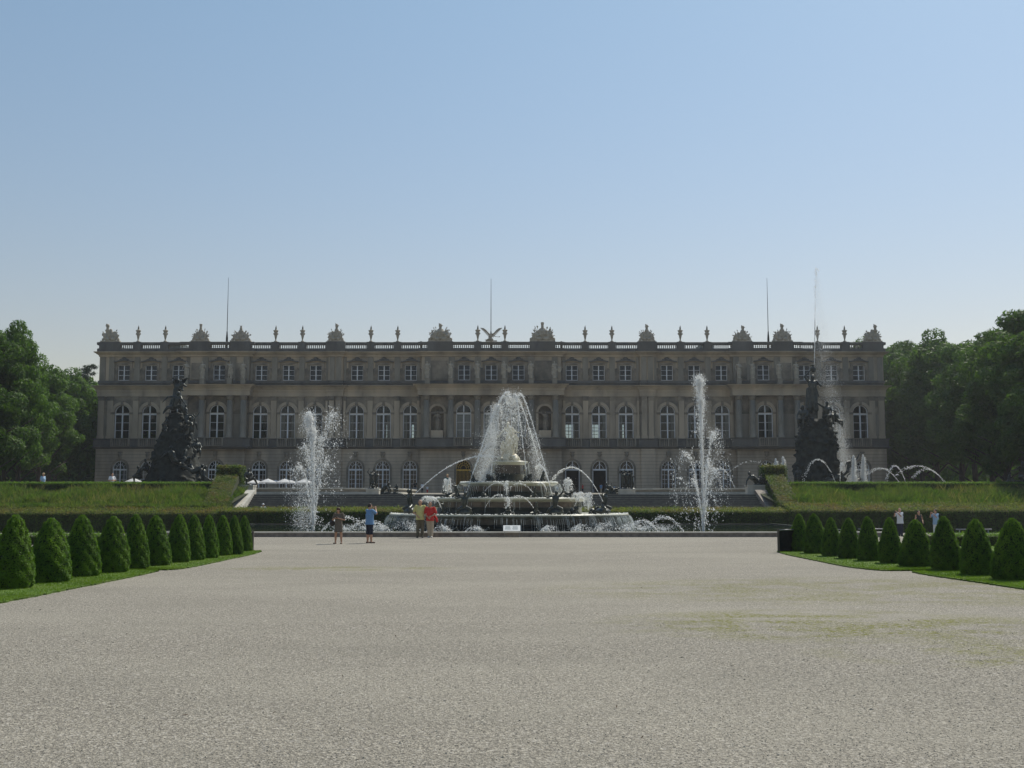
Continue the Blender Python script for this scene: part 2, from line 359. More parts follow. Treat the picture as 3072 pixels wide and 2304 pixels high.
def strip(name, outer, inner, z=.03):     # a lawn between two polylines, with a cut edge
    mb = MB(); n = len(outer); v = []
    for (a, b) in zip(outer, inner): v += [(a.x, a.y, z), (b.x, b.y, z), (a.x, a.y, -.03)]
    f = []
    for i in range(n-1):
        f += [(3*i, 3*i+3, 3*i+4, 3*i+1), (3*i+2, 3*i+5, 3*i+3, 3*i)]
    mb.add(v, f); return mb
def smooth_poly(p, k=24):
    out = []
    for i in range(len(p)-1):
        a = p[max(i-1, 0)]; b = p[i]; c = p[i+1]; d = p[min(i+2, len(p)-1)]
        for j in range(k):
            t = j/k; out.append(.5*((2*b) + (c-a)*t + (2*a-5*b+4*c-d)*t*t + (3*b-a-3*c+d)*t**3))
    out.append(p[-1]); return out
M['lawn'] = mat('mown_lawn', (.11,.18,.025), (.07,.13,.017), 9, .9, obj=False, big=(.10,.14,.03), bigscale=.5, bump=.5, bscale=60)
lawn_polys = []
def lawn(pts, inner_dx, back):
    o = smooth_poly([GP(x, y) for x, y in pts]); je = random.Random(5); o = [Vector((p.x+je.uniform(-.03,.03), p.y+je.uniform(-.07,.07), 0)) for p in o]
    inn = [Vector((p.x+inner_dx, p.y+back, 0)) for p in o]
    tag(strip('lawn', o, inn).build('lawn', M['lawn']), kind='structure'); lawn_polys.append((o, inn))
lawn([(-60,1828),(0,1811),(100,1792),(217,1768),(300,1752),(362,1739),(430,1725),(477,1714)], -7.5, 3)
lawn([(439,1709),(490,1711),(543,1708),(615,1695),(670,1683),(723,1672),(765,1662),(785,1655)], -9, 4)
lawn([(2331,1656),(2360,1665),(2417,1677),(2470,1688),(2525,1699),(2590,1708),(2652,1713),(2730,1713),(2800,1711)], 9, 4)
lawn([(2737,1718),(2790,1728),(2887,1742),(2980,1756),(3072,1770),(3150,1783)], 7.5, 3)

# ================================================================ PALACE
CXP, YP = -2.77, 151.0
def L(py): return PZ(py, YP) - PZT
palace = empty('palace', (CXP, YP, PZT), 'long three storey limestone palace with arched windows and roof balustrade', 'palace')
def pal(name, mb, m, par=None, loc=None): return mb.build(name, M[m] if isinstance(m, str) else m, par or palace, loc)
SEG = [(-52.6,-40.3,0),(-40.3,-32.6,.9),(-32.6,-21.8,0),(-21.8,-19.9,.4),(-19.9,-9.3,0),(-9.3,9.3,1.3),(9.3,19.9,0),(19.9,21.8,.4),(21.8,32.6,0),(32.6,40.3,.9),(40.3,52.6,0)]
SEGA = [(a, b, min(p, .4)) for a, b, p in SEG]
SEGU = [(-52.6,-41.4,0),(-41.4,-32.0,1.9),(-32.0,-21.8,0),(-21.8,-19.9,.4),(-19.9,-9.5,0),(-9.5,9.5,2.3),(9.5,19.9,0),(19.9,21.8,.4),(21.8,32.0,0),(32.0,41.4,1.9),(41.4,52.6,0)]
def band(seg, prof, m, name, depth=24):
    """a moulding run round the front and sides: prof is a list of (offset, z) from bottom to top"""
    rows = []
    for o, z in prof:
        row = [(-52.6-o, depth, z)]
        for i, (a, b, p) in enumerate(seg):
            xa = -52.6-o if i == 0 else (a-o if p > seg[i-1][2] else a+o)
            xb = 52.6+o if i == len(seg)-1 else (b+o if p > seg[i+1][2] else b-o)
            row += [(xa, -p-o, z), (xb, -p-o, z)]
        row.append((52.6+o, depth, z)); rows.append(row)
    n = len(rows[0]); v = [q for r in rows for q in r]
    f = [(i*n+j, i*n+j+1, (i+1)*n+j+1, (i+1)*n+j) for i in range(len(rows)-1) for j in range(n-1)]
    return pal(name, MB().add(v, f), m)
zG0, zGs, zGt = 0, L(1407), L(1382)
zLb, zLt = L(1343), L(1316)
zNb, zNs, zNt = L(1320), L(1237), L(1215)
zE0, zE1, zE2 = L(1190), L(1176), L(1158)
zAb, zAt = L(1141), L(1095)
zC0, zC1, zR = L(1066), L(1056), L(1027)
BAYS = [0, 3.63, 10.8, 14.4, 18.0, 23.55, 27.2, 30.85, 36.4, 42.0, 45.65, 49.3]
BX = sorted([-b for b in BAYS if b] + BAYS)
NICHE = [-7.12, 7.12]
def wall(seg, z0, z1, ops, m, name, over=0, depth=.45):
    mb = MB(); 
    def quad(a, b, c, d): mb.add([a, b, c, d], [(0, 1, 2, 3)])
    for i, (a, b, p) in enumerate(seg):
        y = -p-over; cur = a
        for (cx, hw, zb, zs, zt) in sorted(o for o in ops if a < o[0] < b):
            l, r = cx-hw, cx+hw
            quad((cur,y,z0),(l,y,z0),(l,y,z1),(cur,y,z1))
            if zb > z0+1e-4: quad((l,y,z0),(r,y,z0),(r,y,zb),(l,y,zb))
            if zt > zs+1e-3:
                n = 14; pts = [(cx-hw*math.cos(PI*k/n), zs+(zt-zs)*math.sin(PI*k/n)) for k in range(n+1)]
            else: pts = [(l, zs), (r, zs)]
            for (xa, za), (xb, zb2) in zip(pts, pts[1:]):
                quad((xa,y,za),(xb,y,zb2),(xb,y,z1),(xa,y,z1)); quad((xa,y+depth,za),(xb,y+depth,zb2),(xb,y,zb2),(xa,y,za))
            quad((l,y,zb),(l,y+depth,zb),(l,y+depth,zs),(l,y,zs)); quad((r,y+depth,zb),(r,y,zb),(r,y,zs),(r,y+depth,zs))
            quad((l,y,zb),(r,y,zb),(r,y+depth,zb),(l,y+depth,zb)); cur = r
        quad((cur,y,z0),(b,y,z0),(b,y,z1),(cur,y,z1))
        nxt = seg[i+1][2] if i+1 < len(seg) else None
        if nxt is not None and abs(nxt-p) > 1e-6: quad((b,-p-over,z0),(b,-nxt-over,z0),(b,-nxt-over,z1),(b,-p-over,z1))
    quad((-52.6,24,z0),(-52.6,-seg[0][2]-over,z0),(-52.6,-seg[0][2]-over,z1),(-52.6,24,z1)); quad((52.6,-seg[-1][2]-over,z0),(52.6,24,z0),(52.6,24,z1),(52.6,-seg[-1][2]-over,z1))
    return pal(name, mb, m)
GB = [b for b in BX]
wall(SEG, -.5, zLb+.02, [(b, .95, .02, zGs, zGt) for b in BX], 'rustic', 'ground_floor_wall', over=.15)
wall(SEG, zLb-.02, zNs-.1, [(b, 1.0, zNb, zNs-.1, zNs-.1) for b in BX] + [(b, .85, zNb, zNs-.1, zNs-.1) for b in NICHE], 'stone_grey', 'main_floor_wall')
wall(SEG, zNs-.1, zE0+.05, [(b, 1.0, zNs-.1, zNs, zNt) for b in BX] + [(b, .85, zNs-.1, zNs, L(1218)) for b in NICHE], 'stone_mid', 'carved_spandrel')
wall(SEGA, zE2-.05, zC0+.05, [(b, .80, zAb, zAt, zAt) for b in BX], 'stone', 'attic_wall', over=-.1)
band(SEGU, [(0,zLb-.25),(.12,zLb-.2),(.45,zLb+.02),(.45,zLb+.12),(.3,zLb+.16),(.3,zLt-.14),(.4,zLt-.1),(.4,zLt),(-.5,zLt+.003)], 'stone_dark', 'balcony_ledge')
band(SEGU, [(-.3,zE0),(.12,zE0+.0),(.15,zE1-.02),(.22,zE1),(.18,zE1+.06),(.2,zE1+.25),(.5,zE2-.22),(.75,zE2-.08),(.78,zE2),(-.6,zE2+.12)], 'stone', 'main_cornice')
band([(a,b,min(p,.4)) for a,b,p in SEGU], [(-.05,zE2+.1),(.0,L(1152)),(.1,L(1150)),(.1,L(1142.5)),(-.02,L(1142))], 'stone_dark', 'attic_plinth')
band([(a,b,min(p,.4)) for a,b,p in SEGU], [(-.1,zC0-.25),(.05,zC0-.2),(.1,zC0),(.35,zC0+.18),(.6,zC1-.1),(.62,zC1),(-.95,zC1+.02)], 'stone', 'roof_cornice')
BAL = [(a,b,min(p,.4)) for a,b,p in SEGU]
zb1, zb2 = L(1045.5), L(1035.5)
band(BAL, [(.05,zC1+.01),(.28,zC1+.02),(.28,zb1-.1),(.2,zb1),(-.25,zb1+.002),(-.25,zC1)], 'stone_dark', 'balustrade_plinth')
band(BAL, [(-.28,zb2),(.28,zb2+.001),(.32,zb2+.08),(.32,zR-.06),(.25,zR),(-.28,zR+.001),(-.28,zb2)], 'stone_dark', 'balustrade_rail')
# balusters between solid pedestals
PEDX = []
DEV = {-51.2:2.8, -39.0:2.8, -33.6:2.8, -20.85:2.6, -6.85:3.5, 6.85:3.5, 20.85:2.6, 33.6:2.8, 39.0:2.8, 51.2:2.8}
URN = [-47.5,-43.85,-29.0,-25.4,-16.2,-12.6,-1.82,1.82,12.6,16.2,25.4,29.0,43.85,47.5]
peds = sorted([(x, wd/2) for x, wd in DEV.items()] + [(x, .52) for x in URN])
def balp(x):
    for a, b, p in BAL:
        if a <= x <= b: return p
    return 0
for x, h in peds:
    p = balp(x); pal('pedestal', MB().box(x-h, x+h, -p-.34, -p+.3, zC1+.03, zR+.03), 'stone_dark')
bal_me = MB().lathe([(.05,0),(.09,.05),(.06,.1),(.105,.22),(.06,.36),(.09,.42),(.06,zb2-zb1)], n=8).mesh('balusters')
for (xa, ha), (xb, hb) in zip(peds, peds[1:]):
    a, b = xa+ha, xb-hb
    if b-a < .5: continue
    mb = MB(); n = max(3, round((b-a)/.27))
    ext = [s for s in BAL if s[0] < b and s[1] > a]
    for k in range(n):
        x = a+(k+.5)*(b-a)/n; y = -balp(x)
        mb.lathe([(.07,zb1),(.07,zb1+.06),(.045,zb1+.08),(.09,zb1+.2),(.05,zb2-.1),(.07,zb2-.05),(.07,zb2)], (x,y,0), n=6, cap=False)
    pal('balusters', mb, 'stone_grey')
# roof and inner volumes
rb = MB(); rb.box(-52.5, 52.5, .2, 9.6, zC1-.3, zC1+.25); 
rb.box(-44.5,-42.2,1.5,6,zC1+.25,zR+.12); rb.box(28.5,30.2,2,7,zC1+.25,zR+.1)
pal('roof', rb, 'roof')
# rear wall with see-through openings, floors and cross walls
rear_n = [b for b in BX if 9 < abs(b) < 20]
mb = MB(); mb_y = 9.5
def rearwall():
    w_ = MB()
    def q(x0,x1,z0,z1): w_.box(x0,x1,mb_y,mb_y+.4,z0,z1)
    cur = -52.6
    for b in rear_n:
        q(cur, b-.66, 0, zC1); q(b-.66, b+.66, 0, zNb+.3); q(b-.66, b+.66, zNs-1.0, zC1); cur = b+.66
    q(cur, 52.6, 0, zC1); return w_
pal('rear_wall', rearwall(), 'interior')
mu = MB()
for b in rear_n:
    for dx in (-.78, 0, .78): mu.box(b+dx-.045, b+dx+.045, mb_y-.1, mb_y, zNb+.3, zNs-1.0)
    for k in range(6): z = zNb+.3+k*(zNs-zNb-1.3)/5; mu.box(b-.78, b+.78, mb_y-.09, mb_y-.01, z-.03, z+.03)
pal('rear_glazing_bars', mu, 'frame')
tg = bpy.data.materials.new('sky_dimming_glass'); tg.use_nodes = True; tg.node_tree.nodes.remove(tg.node_tree.nodes['Principled BSDF']); tt = tg.node_tree.nodes.new('ShaderNodeBsdfTransparent'); tt.inputs[0].default_value = (.42, .56, .72, 1); tg.node_tree.links.new(tt.outputs[0], tg.node_tree.nodes['Material Output'].inputs[0])  # strong blue tint added to tone down the sky seen through
for b in rear_n: pal('rear_pane', MB().add([(b-.66,mb_y+.05,zNb+.3),(b+.66,mb_y+.05,zNb+.3),(b+.66,mb_y+.05,zNs-1.0),(b-.66,mb_y+.05,zNs-1.0)], [(0,1,2,3)]), tg)
fl = MB()
for z in (zLt-.3, zE1, zAb-1.2): fl.box(-52.3, 52.3, .5, 9.4, z-.15, z+.15)
for x in [-40.3,-32.6,-20.8,-9.0,9.0,20.8,32.6,40.3]: fl.box(x-.15, x+.15, .5, 9.4, 0, zC1-.35)
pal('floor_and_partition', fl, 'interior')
for s in (-1, 1): pal('side_wing', MB().box(s*52.5, s*38, 9.95, 45, -.2, zC1), 'stone_grey')
# ---- windows
def bar(mb, x0, x1, z0, z1, y0=-.07, y1=.07): mb.box(x0, x1, y0, y1, z0, z1)
def arcband(mb, hw, zs, zt, t, y0, y1, n=16, a0=0, a1=PI):
    v = []; f = []
    for k in range(n+1):
        a = a0+(a1-a0)*k/n; c, s = -math.cos(a), math.sin(a)
        for (rx, rz) in ((hw, zt-zs), (hw-t, zt-zs-t)):
            for y in (y0, y1): v.append((rx*c, y, zs+rz*s))
    for k in range(n):
        o = 4*k; f += [(o,o+4,o+6,o+2),(o+3,o+7,o+5,o+1),(o+1,o+5,o+4,o),(o+2,o+6,o+7,o+3)]
    mb.add(v, f)
def pane_mesh(hw, zb, zs, zt, y=.02):
    n = 14; v = [(-hw, y, zb), (hw, y, zb)] + [(hw*math.cos(PI*k/n), y, zs+(zt-zs)*math.sin(PI*k/n)) for k in range(n+1)]
    return MB().add(v, [tuple(range(len(v)))]).mesh('pane')
def win_main():
    m = MB(); hw = 1.0
    for s in (-1, 1): bar(m, s*hw, s*(hw-.11), zNb, zNs-.36)
    for s in (-1, 1): bar(m, s*hw, s*(hw-.10), zNs-.1, zNs)
    bar(m, -.085, .085, zNb, zNs-.36, -.1, .1); bar(m, -.07, .07, zNs-.1, zNt-.08, -.09, .09)
    bar(m, -hw, hw, zNs-.36, zNs-.1, -.12, .12); bar(m, -hw+.1, hw-.1, zNb, zNb+.12, -.06, .06)
    h = (zNs-.36-zNb)
    for k in range(1, 4):
        z = zNb + h*(.04+.315*(k-.0)) if k < 4 else 0
        z = zNs-.36-h*.31*k
        for s in (-1, 1): bar(m, s*.085, s*(hw-.11), z-.022, z+.022, -.05, .05)
    arcband(m, hw, zNs, zNt, .10, -.07, .07); return m.mesh('window')
def win_ground():
    m = MB(); hw = .95
    for s in (-1, 1): bar(m, s*hw, s*(hw-.11), .02, zGs-.2)
    bar(m, -.08, .08, .02, zGs-.2, -.1, .1); bar(m, -.06, .06, zGs, zGt-.08, -.08, .08); bar(m, -hw, hw, zGs-.2, zGs, -.11, .11)
    for s in (-1, 1):
        bar(m, s*.50, s*.54, .02, zGs-.2, -.04, .04)
        for k in range(1, 5):
            z = .02+(zGs-.2)*k/5; bar(m, s*.08, s*.50, z-.02, z+.02, -.041, .041); bar(m, s*.54, s*(hw-.11), z-.02, z+.02, -.041, .041)
    arcband(m, hw, zGs, zGt, .09, -.07, .07); arcband(m, hw*.55, zGs, zGs+(zGt-zGs)*.55, .05, -.05, .05)
    for a in (35, 65, 115, 145):
        c, s = math.cos(R(a)), math.sin(R(a)); p = Vector((c*hw*.52, 0, zGs+s*(zGt-zGs)*.52)); q = Vector((c*hw*.93, 0, zGs+s*(zGt-zGs)*.93))
        d = (q-p)/2; nrm = Vector((-d.z, 0, d.x)).normalized()*.02; m.obox((p+q)/2, d, nrm, (0, .04, 0))
    return m.mesh('window')
def win_attic():
    m = MB(); hw = .80
    for s in (-1, 1): bar(m, s*hw, s*(hw-.07), zAb, zAt)
    bar(m, -.065, .065, zAb+.07, zAt-.07, -.08, .08); bar(m, -hw+.07, hw-.07, zAb, zAb+.07, -.06, .06); bar(m, -hw+.07, hw-.07, zAt-.07, zAt, -.06, .06)
    for k in (1, 2):
        z = zAb+(zAt-zAb)*k/3
        for s in (-1, 1): bar(m, s*.065, s*(hw-.07), z-.025, z+.025, -.04, .04)
    return m.mesh('window')
WM, WG, WA = win_main(), win_ground(), win_attic()
PM, PG_, PA = pane_mesh(.98, zNb, zNs, zNt), pane_mesh(.93, .02, zGs, zGt), pane_mesh(.78, zAb, zAt, zAt+.01)
def segp(x, seg=SEG):
    for a, b, p in seg:
        if a <= x <= b: return p
    return 0
def curtain(hw, x0, x1, z0, z1, wav=.06, n=24):
    v = []; f = []
    for k in range(n+1):
        x = x0+(x1-x0)*k/n; y = .3+wav*math.sin(k*1.7)
        v += [(x, y, z0), (x, y, z1)]
    f = [(2*k, 2*k+2, 2*k+3, 2*k+1) for k in range(n)]; return MB().add(v, f)
rw = random.Random(3)
curt = {-27.2:'s', -23.55:'', -18.0:'s', -14.4:'s', -10.8:'s', 10.8:'', 14.4:'r', 18.0:'l', 23.55:'r', 27.2:'s', 30.85:'r', 36.4:'r', -3.63:'b', 0:'b', 3.63:'b', 49.3:'t', 42.0:'', 45.65:'s'}
for b in BX:
    p = segp(b)
    o = link('window', WM, M['frame'], palace, (b, -p+.25, 0)); link('pane', PM, M['glass'], o)
    c = curt.get(b, '')
    if 's' in c or 'l' in c: link('curtain', curtain(1, -.95, -.45, zNb, zNs-.3).mesh('curtain'), M['curtain'], o)
    if 's' in c or 'r' in c: link('curtain', curtain(1, .95, .45, zNb, zNs-.3).mesh('curtain'), M['curtain'], o)
    if 't' in c: link('curtain', curtain(1, .95, .72, zNb, zNs-.3).mesh('curtain'), M['curtain'], o)
    if 'b' in c: link('blind', curtain(1, -.95, .95, zNb, zNs-.3, .01).mesh('blind'), M['curtain'], o)
    o = link('window', WA, M['frame'], palace, (b, -min(p,.4)+.32, 0)); link('pane', PA, M['glass'], o)
    if abs(b) > 4:
        if b in (10.8, 14.4, 18.0):      # open doors on the right, only the fanlight glazed
            m = MB(); hw = .95
            for s in (-1, 1): bar(m, s*hw, s*(hw-.11), .02, zGs-.2)
            bar(m, -hw, hw, zGs-.2, zGs, -.11, .11); bar(m, -.06, .06, zGs, zGt-.08, -.08, .08); arcband(m, hw, zGs, zGt, .09, -.07, .07); arcband(m, hw*.55, zGs, zGs+(zGt-zGs)*.55, .05, -.05, .05)
            o = m.build('door_frame', M['frame'], palace, (b, -p+.05, 0)); link('pane', pane_mesh(.9, zGs, zGs, zGt), M['glass'], o)
        else:
            o = link('window', WG, M['frame'], palace, (b, -p+.05, 0)); link('pane', PG_, M['glass'], o)
            if b < -44: link('curtain', curtain(1, -.9, -.2, .1, zGt-.4).mesh('curtain'), M['curtain'], o); link('curtain', curtain(1, .9, .2, .1, zGt-.4).mesh('curtain'), M['curtain'], o)
    else:                                # gilded gates in the middle
        g = MB()
        for k in range(11):
            x = -.9+k*.18; bar(g, x-.018, x+.018, .02, zGs-.1, -.02, .02)
        bar(g, -.95, .95, zGs-.25, zGs-.1, -.05, .05); bar(g, -.95, .95, .3, .36, -.03, .03)
        arcband(g, .95, zGs, zGt, .06, -.04, .04); arcband(g, .4, zGs, zGs+.45, .04, -.03, .03); arcband(g, .7, zGs, zGs+.8, .04, -.03, .03)
        for a in range(20, 180, 20):
            c_, s_ = math.cos(R(a)), math.sin(R(a)); g.obox((c_*.66, 0, zGs+s_*.7), (c_*.27, 0, s_*.3), (-s_*.015, 0, c_*.015), (0, .02, 0))
        pal('gate', g, 'gold', loc=(b, -p-.02, 0)); 
# arch trims, jambs, keystones, balconies
TR = MB(); arcband(TR, 1.42, zNs, zNs+1.40, .41, -.14, .02, 20)
for s in (-1, 1): TR.box(s*1.40, s*1.0, -.08, .05, zLt+.01, zNs-.28); 
trim_me = TR.mesh('window_surround')
KS = MB().obox((0, -.17, zNs+1.18), (.15, 0, 0), (0, .1, 0), (0, 0, .3)); 
for s in (-1, 1): KS.box(s*1.5, s*.98, -.16, .03, zNs-.28, zNs-.005)
key_me = KS.mesh('keystone_and_impost')
BC = MB(); BC.box(-1.25, 1.25, -.62, -.30, zLb+.13, zLb+.2); BC.box(-1.25, 1.25, -.62, -.30, zLt-.06, zLt+.04)
for s in (-1, 1): BC.box(s*1.25, s*1.1, -.6, -.31, zLb+.2, zLt-.06); 
BC.box(-.1, .1, -.6, -.31, zLb+.2, zLt-.06)
for s in (-1, 1):
    for k in range(4): x = s*(.27+k*.24); BC.lathe([(.05,zLb+.2),(.075,zLb+.4),(.035,zLt-.25),(.05,zLt-.06)], (x,-.46,0), n=6, cap=False)
bal_m2 = BC.mesh('window_balcony')
bk_m = MB().box(-1.1, 1.1, -.335, -.31, zLb+.2, zLt-.06).mesh('balcony_shadow_gap')  # dark sheet painted in for the shade behind the balusters
GT = MB(); arcband(GT, 1.22, zGs, zGs+1.38, .28, -.08, .0, 18)
for s in (-1, 1): GT.box(s*1.22, s*.95, -.06, 0, 0, zGs)
GT.ell((0, -.16, zGt+.75), (.26, .16, .36)); GT.obox((0, -.12, zGt+.38), (.18, 0, 0), (0, .1, 0), (0, 0, .22)); GT.obox((0,-.12,zGt+1.1),(.3,0,0),(0,.1,0),(0,0,.07))
gt_me = GT.mesh('mask_keystone')
AT = MB(); AT.box(-1.15, -.80, -.12, .05, zAb-.15, zAt+.32); AT.box(.80, 1.15, -.12, .05, zAb-.15, zAt+.32); AT.box(-.8, .8, -.12, .05, zAt+.0, zAt+.32)
AT.box(-1.5,-1.15,-.07,.04,zAb-.15,zAb+1.0); AT.box(1.15,1.5,-.07,.04,zAb-.15,zAb+1.0); AT.ell((-1.25,-.03,zAb+1.1),(.3,.08,.55)); AT.ell((1.25,-.03,zAb+1.1),(.3,.08,.55))
at_me = AT.mesh('attic_window_surround')
HD = MB()
for k in range(9):
    a0 = -1+2*k/9; a1 = -1+2*(k+1)/9; zz = lambda a: zAt+.44+.18*(1-min(1, abs(a)*1.15)**2)
    HD.obox(((a0+a1)/2*1.3, -.2, (zz(a0)+zz(a1))/2), ((a1-a0)/2*1.32, 0, (zz(a1)-zz(a0))/2), (0, .16, 0), (0, 0, .08))
HD.ell((0, -.1, zAt+.86), (.36, .1, .2)); HD.ell((-.4,-.08,zAt+.72),(.26,.08,.12)); HD.ell((.4,-.08,zAt+.72),(.26,.08,.12))
hd_me = HD.mesh('window_hood')
for b in BX:
    p = segp(b); pu = segp(b, SEGU)
    link('window_surround', trim_me, M['stone'], palace, (b, -p, 0)); link('keystone', key_me, M['stone_mid'], palace, (b, -p, 0))
    link('balcony', bal_m2, M['stone_grey'], palace, (b, -pu, 0)); link('balcony_shade_panel', bk_m, M['stone_dark'], palace, (b, -pu, 0))
    link('mask_keystone', gt_me, M['stone_mid'], palace, (b, -p-.15, 0))
    link('attic_window_surround', at_me, M['stone_mid'], palace, (b, -min(p,.4)+.1, 0)); link('window_hood', hd_me, M['stone_dark'], palace, (b, -min(p,.4)+.1, 0))
n = 12; hw = .85   # niche: a half round recess
for x in NICHE:
    NB = MB()
    v = []; f = []
    zs_, zt_ = zNs, L(1218)
    for i in range(n+1):
        a = PI*i/n; v += [(x-hw*math.cos(a), -1.3+.8*math.sin(a), zNb), (x-hw*math.cos(a), -1.3+.8*math.sin(a), zs_)]
    f = [(2*i, 2*i+2, 2*i+3, 2*i+1) for i in range(n)]; NB.add(v, f, 0, True)
    v = []
    for j in range(7):
        e = PI/2*j/6
        for i in range(n+1): a = PI*i/n; v.append((x-hw*math.cos(a)*math.cos(e), -1.3+.8*math.sin(a)*math.cos(e), zs_+(zt_-zs_)*math.sin(e)))
    NB.add(v, [(j*(n+1)+i, j*(n+1)+i+1, (j+1)*(n+1)+i+1, (j+1)*(n+1)+i) for j in range(6) for i in range(n)], 0, True)
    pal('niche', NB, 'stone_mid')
for x in NICHE:
    NT = MB(); t = MB(); arcband(t, 1.15, zNs, zNs+1.05, .3, -1.38, -1.28, 16)
    t.v[0][:, 0] += x; NT.add(t.v[0], t.f[0]); NT.box(x-1.15, x-.85, -1.36, -1.28, zLt+.01, zNs); NT.box(x+.85, x+1.15, -1.36, -1.28, zLt+.01, zNs); NT.box(x-.8, x+.8, -2.0, -1.0, zLt+.01, zLt+1.0)
    pal('niche_surround', NT, 'stone')
# pilasters and columns
PIL = [12.6, 16.2, 25.4, 29.05, 43.85, 47.5, 20.4, 21.3, 22.0-.02, 19.6, 32.15, 9.0+.75, 50.9, 52.1]
pil = sorted([s*x for x in PIL for s in (-1, 1)])
for x in pil:
    pmn, cap_, pat = MB(), MB(), MB()
    w_ = .36 if abs(x) not in (20.4, 21.3) else .32
    if abs(x) in (21.98, 19.6, 32.15, 9.75): w_ = .16
    y = -segp(x)
    pmn.box(x-w_, x+w_, y-.16, y+.02, zLt+.35, zE0-.55); pmn.box(x-w_-.08, x+w_+.08, y-.22, y+.02, zLt+.01, zLt+.35)
    cap_.box(x-w_-.04, x+w_+.04, y-.2, y+.02, zE0-.55, zE0-.06); cap_.box(x-w_-.1, x+w_+.1, y-.27, y+.02, zE0-.06, zE0+.02)
    ya = -segp(x, SEGA); pat.box(x-w_, x+w_, ya-.04, ya+.12, L(1142.2), zC0-.25)
    pal('pilaster', pmn, 'stone'); pal('pilaster_capital', cap_, 'stone_mid'); pal('attic_pilaster', pat, 'stone_grey')
COLX = [8.5, 5.3, 1.8, 40.5, 38.25, 34.55, 32.75]
col_me = MB().lathe([(.52,0),(.52,.18),(.46,.22),(.48,.32),(.40,.4),(.41,2.0),(.36,zE0-zLt-.62)], n=14).mesh('column')
ccap = MB().lathe([(.36,zE0-zLt-.62),(.40,zE0-zLt-.4),(.48,zE0-zLt-.15),(.52,zE0-zLt-.12),(.52,zE0-zLt)], n=14).mesh('capital')
for x in sorted([s*x for x in COLX for s in (-1, 1)]):
    y = -segp(x, SEGU)-.0; link('column', col_me, M['stone_grey'], palace, (x, y+.25, zLt+.003)); link('capital', ccap, M['stone_mid'], palace, (x, y+.25, zLt+.003))
    yy = -segp(x); pal('pilaster', MB().box(x-.3, x+.3, yy-.1, yy+.02, zLt+.01, zE0-.55), 'stone')
    ya = -segp(x, SEGA); pal('attic_pilaster', MB().box(x-.4, x+.4, ya-.04, ya+.12, L(1142.2), zC0-.25), 'stone_grey')
# recessed carved panels between the paired columns and in the centre attic
for s in (-1, 1):
    for c, hw in ((36.4+2.95, .75), (36.4-2.95, .75)):
        x = s*c; pal('carved_panel', MB().box(x-hw, x+hw, -1.02, -.88, zNs+.1, zE0-.7), 'stone_mid'); pal('carved_panel', MB().box(x-hw, x+hw, -.46, -.25, L(1140), L(1090)), 'stone_mid')
    pal('carved_panel', MB().box(s*6.95-1.15, s*6.95+1.15, -.47, -.25, L(1141), L(1083)), 'stone_mid')
for a, b, p in SEG:     # impost string between the arches
    xs_ = [a] + [q for bb in BX if a < bb < b for q in (bb-1.5, bb+1.5)] + [b]
    for q0, q1 in zip(xs_[::2], xs_[1::2]):
        if q1-q0 > .15: pal('impost_string', MB().box(q0, q1, -p-.07, -p+.02, zNs-.27, zNs-.03), 'stone_mid')

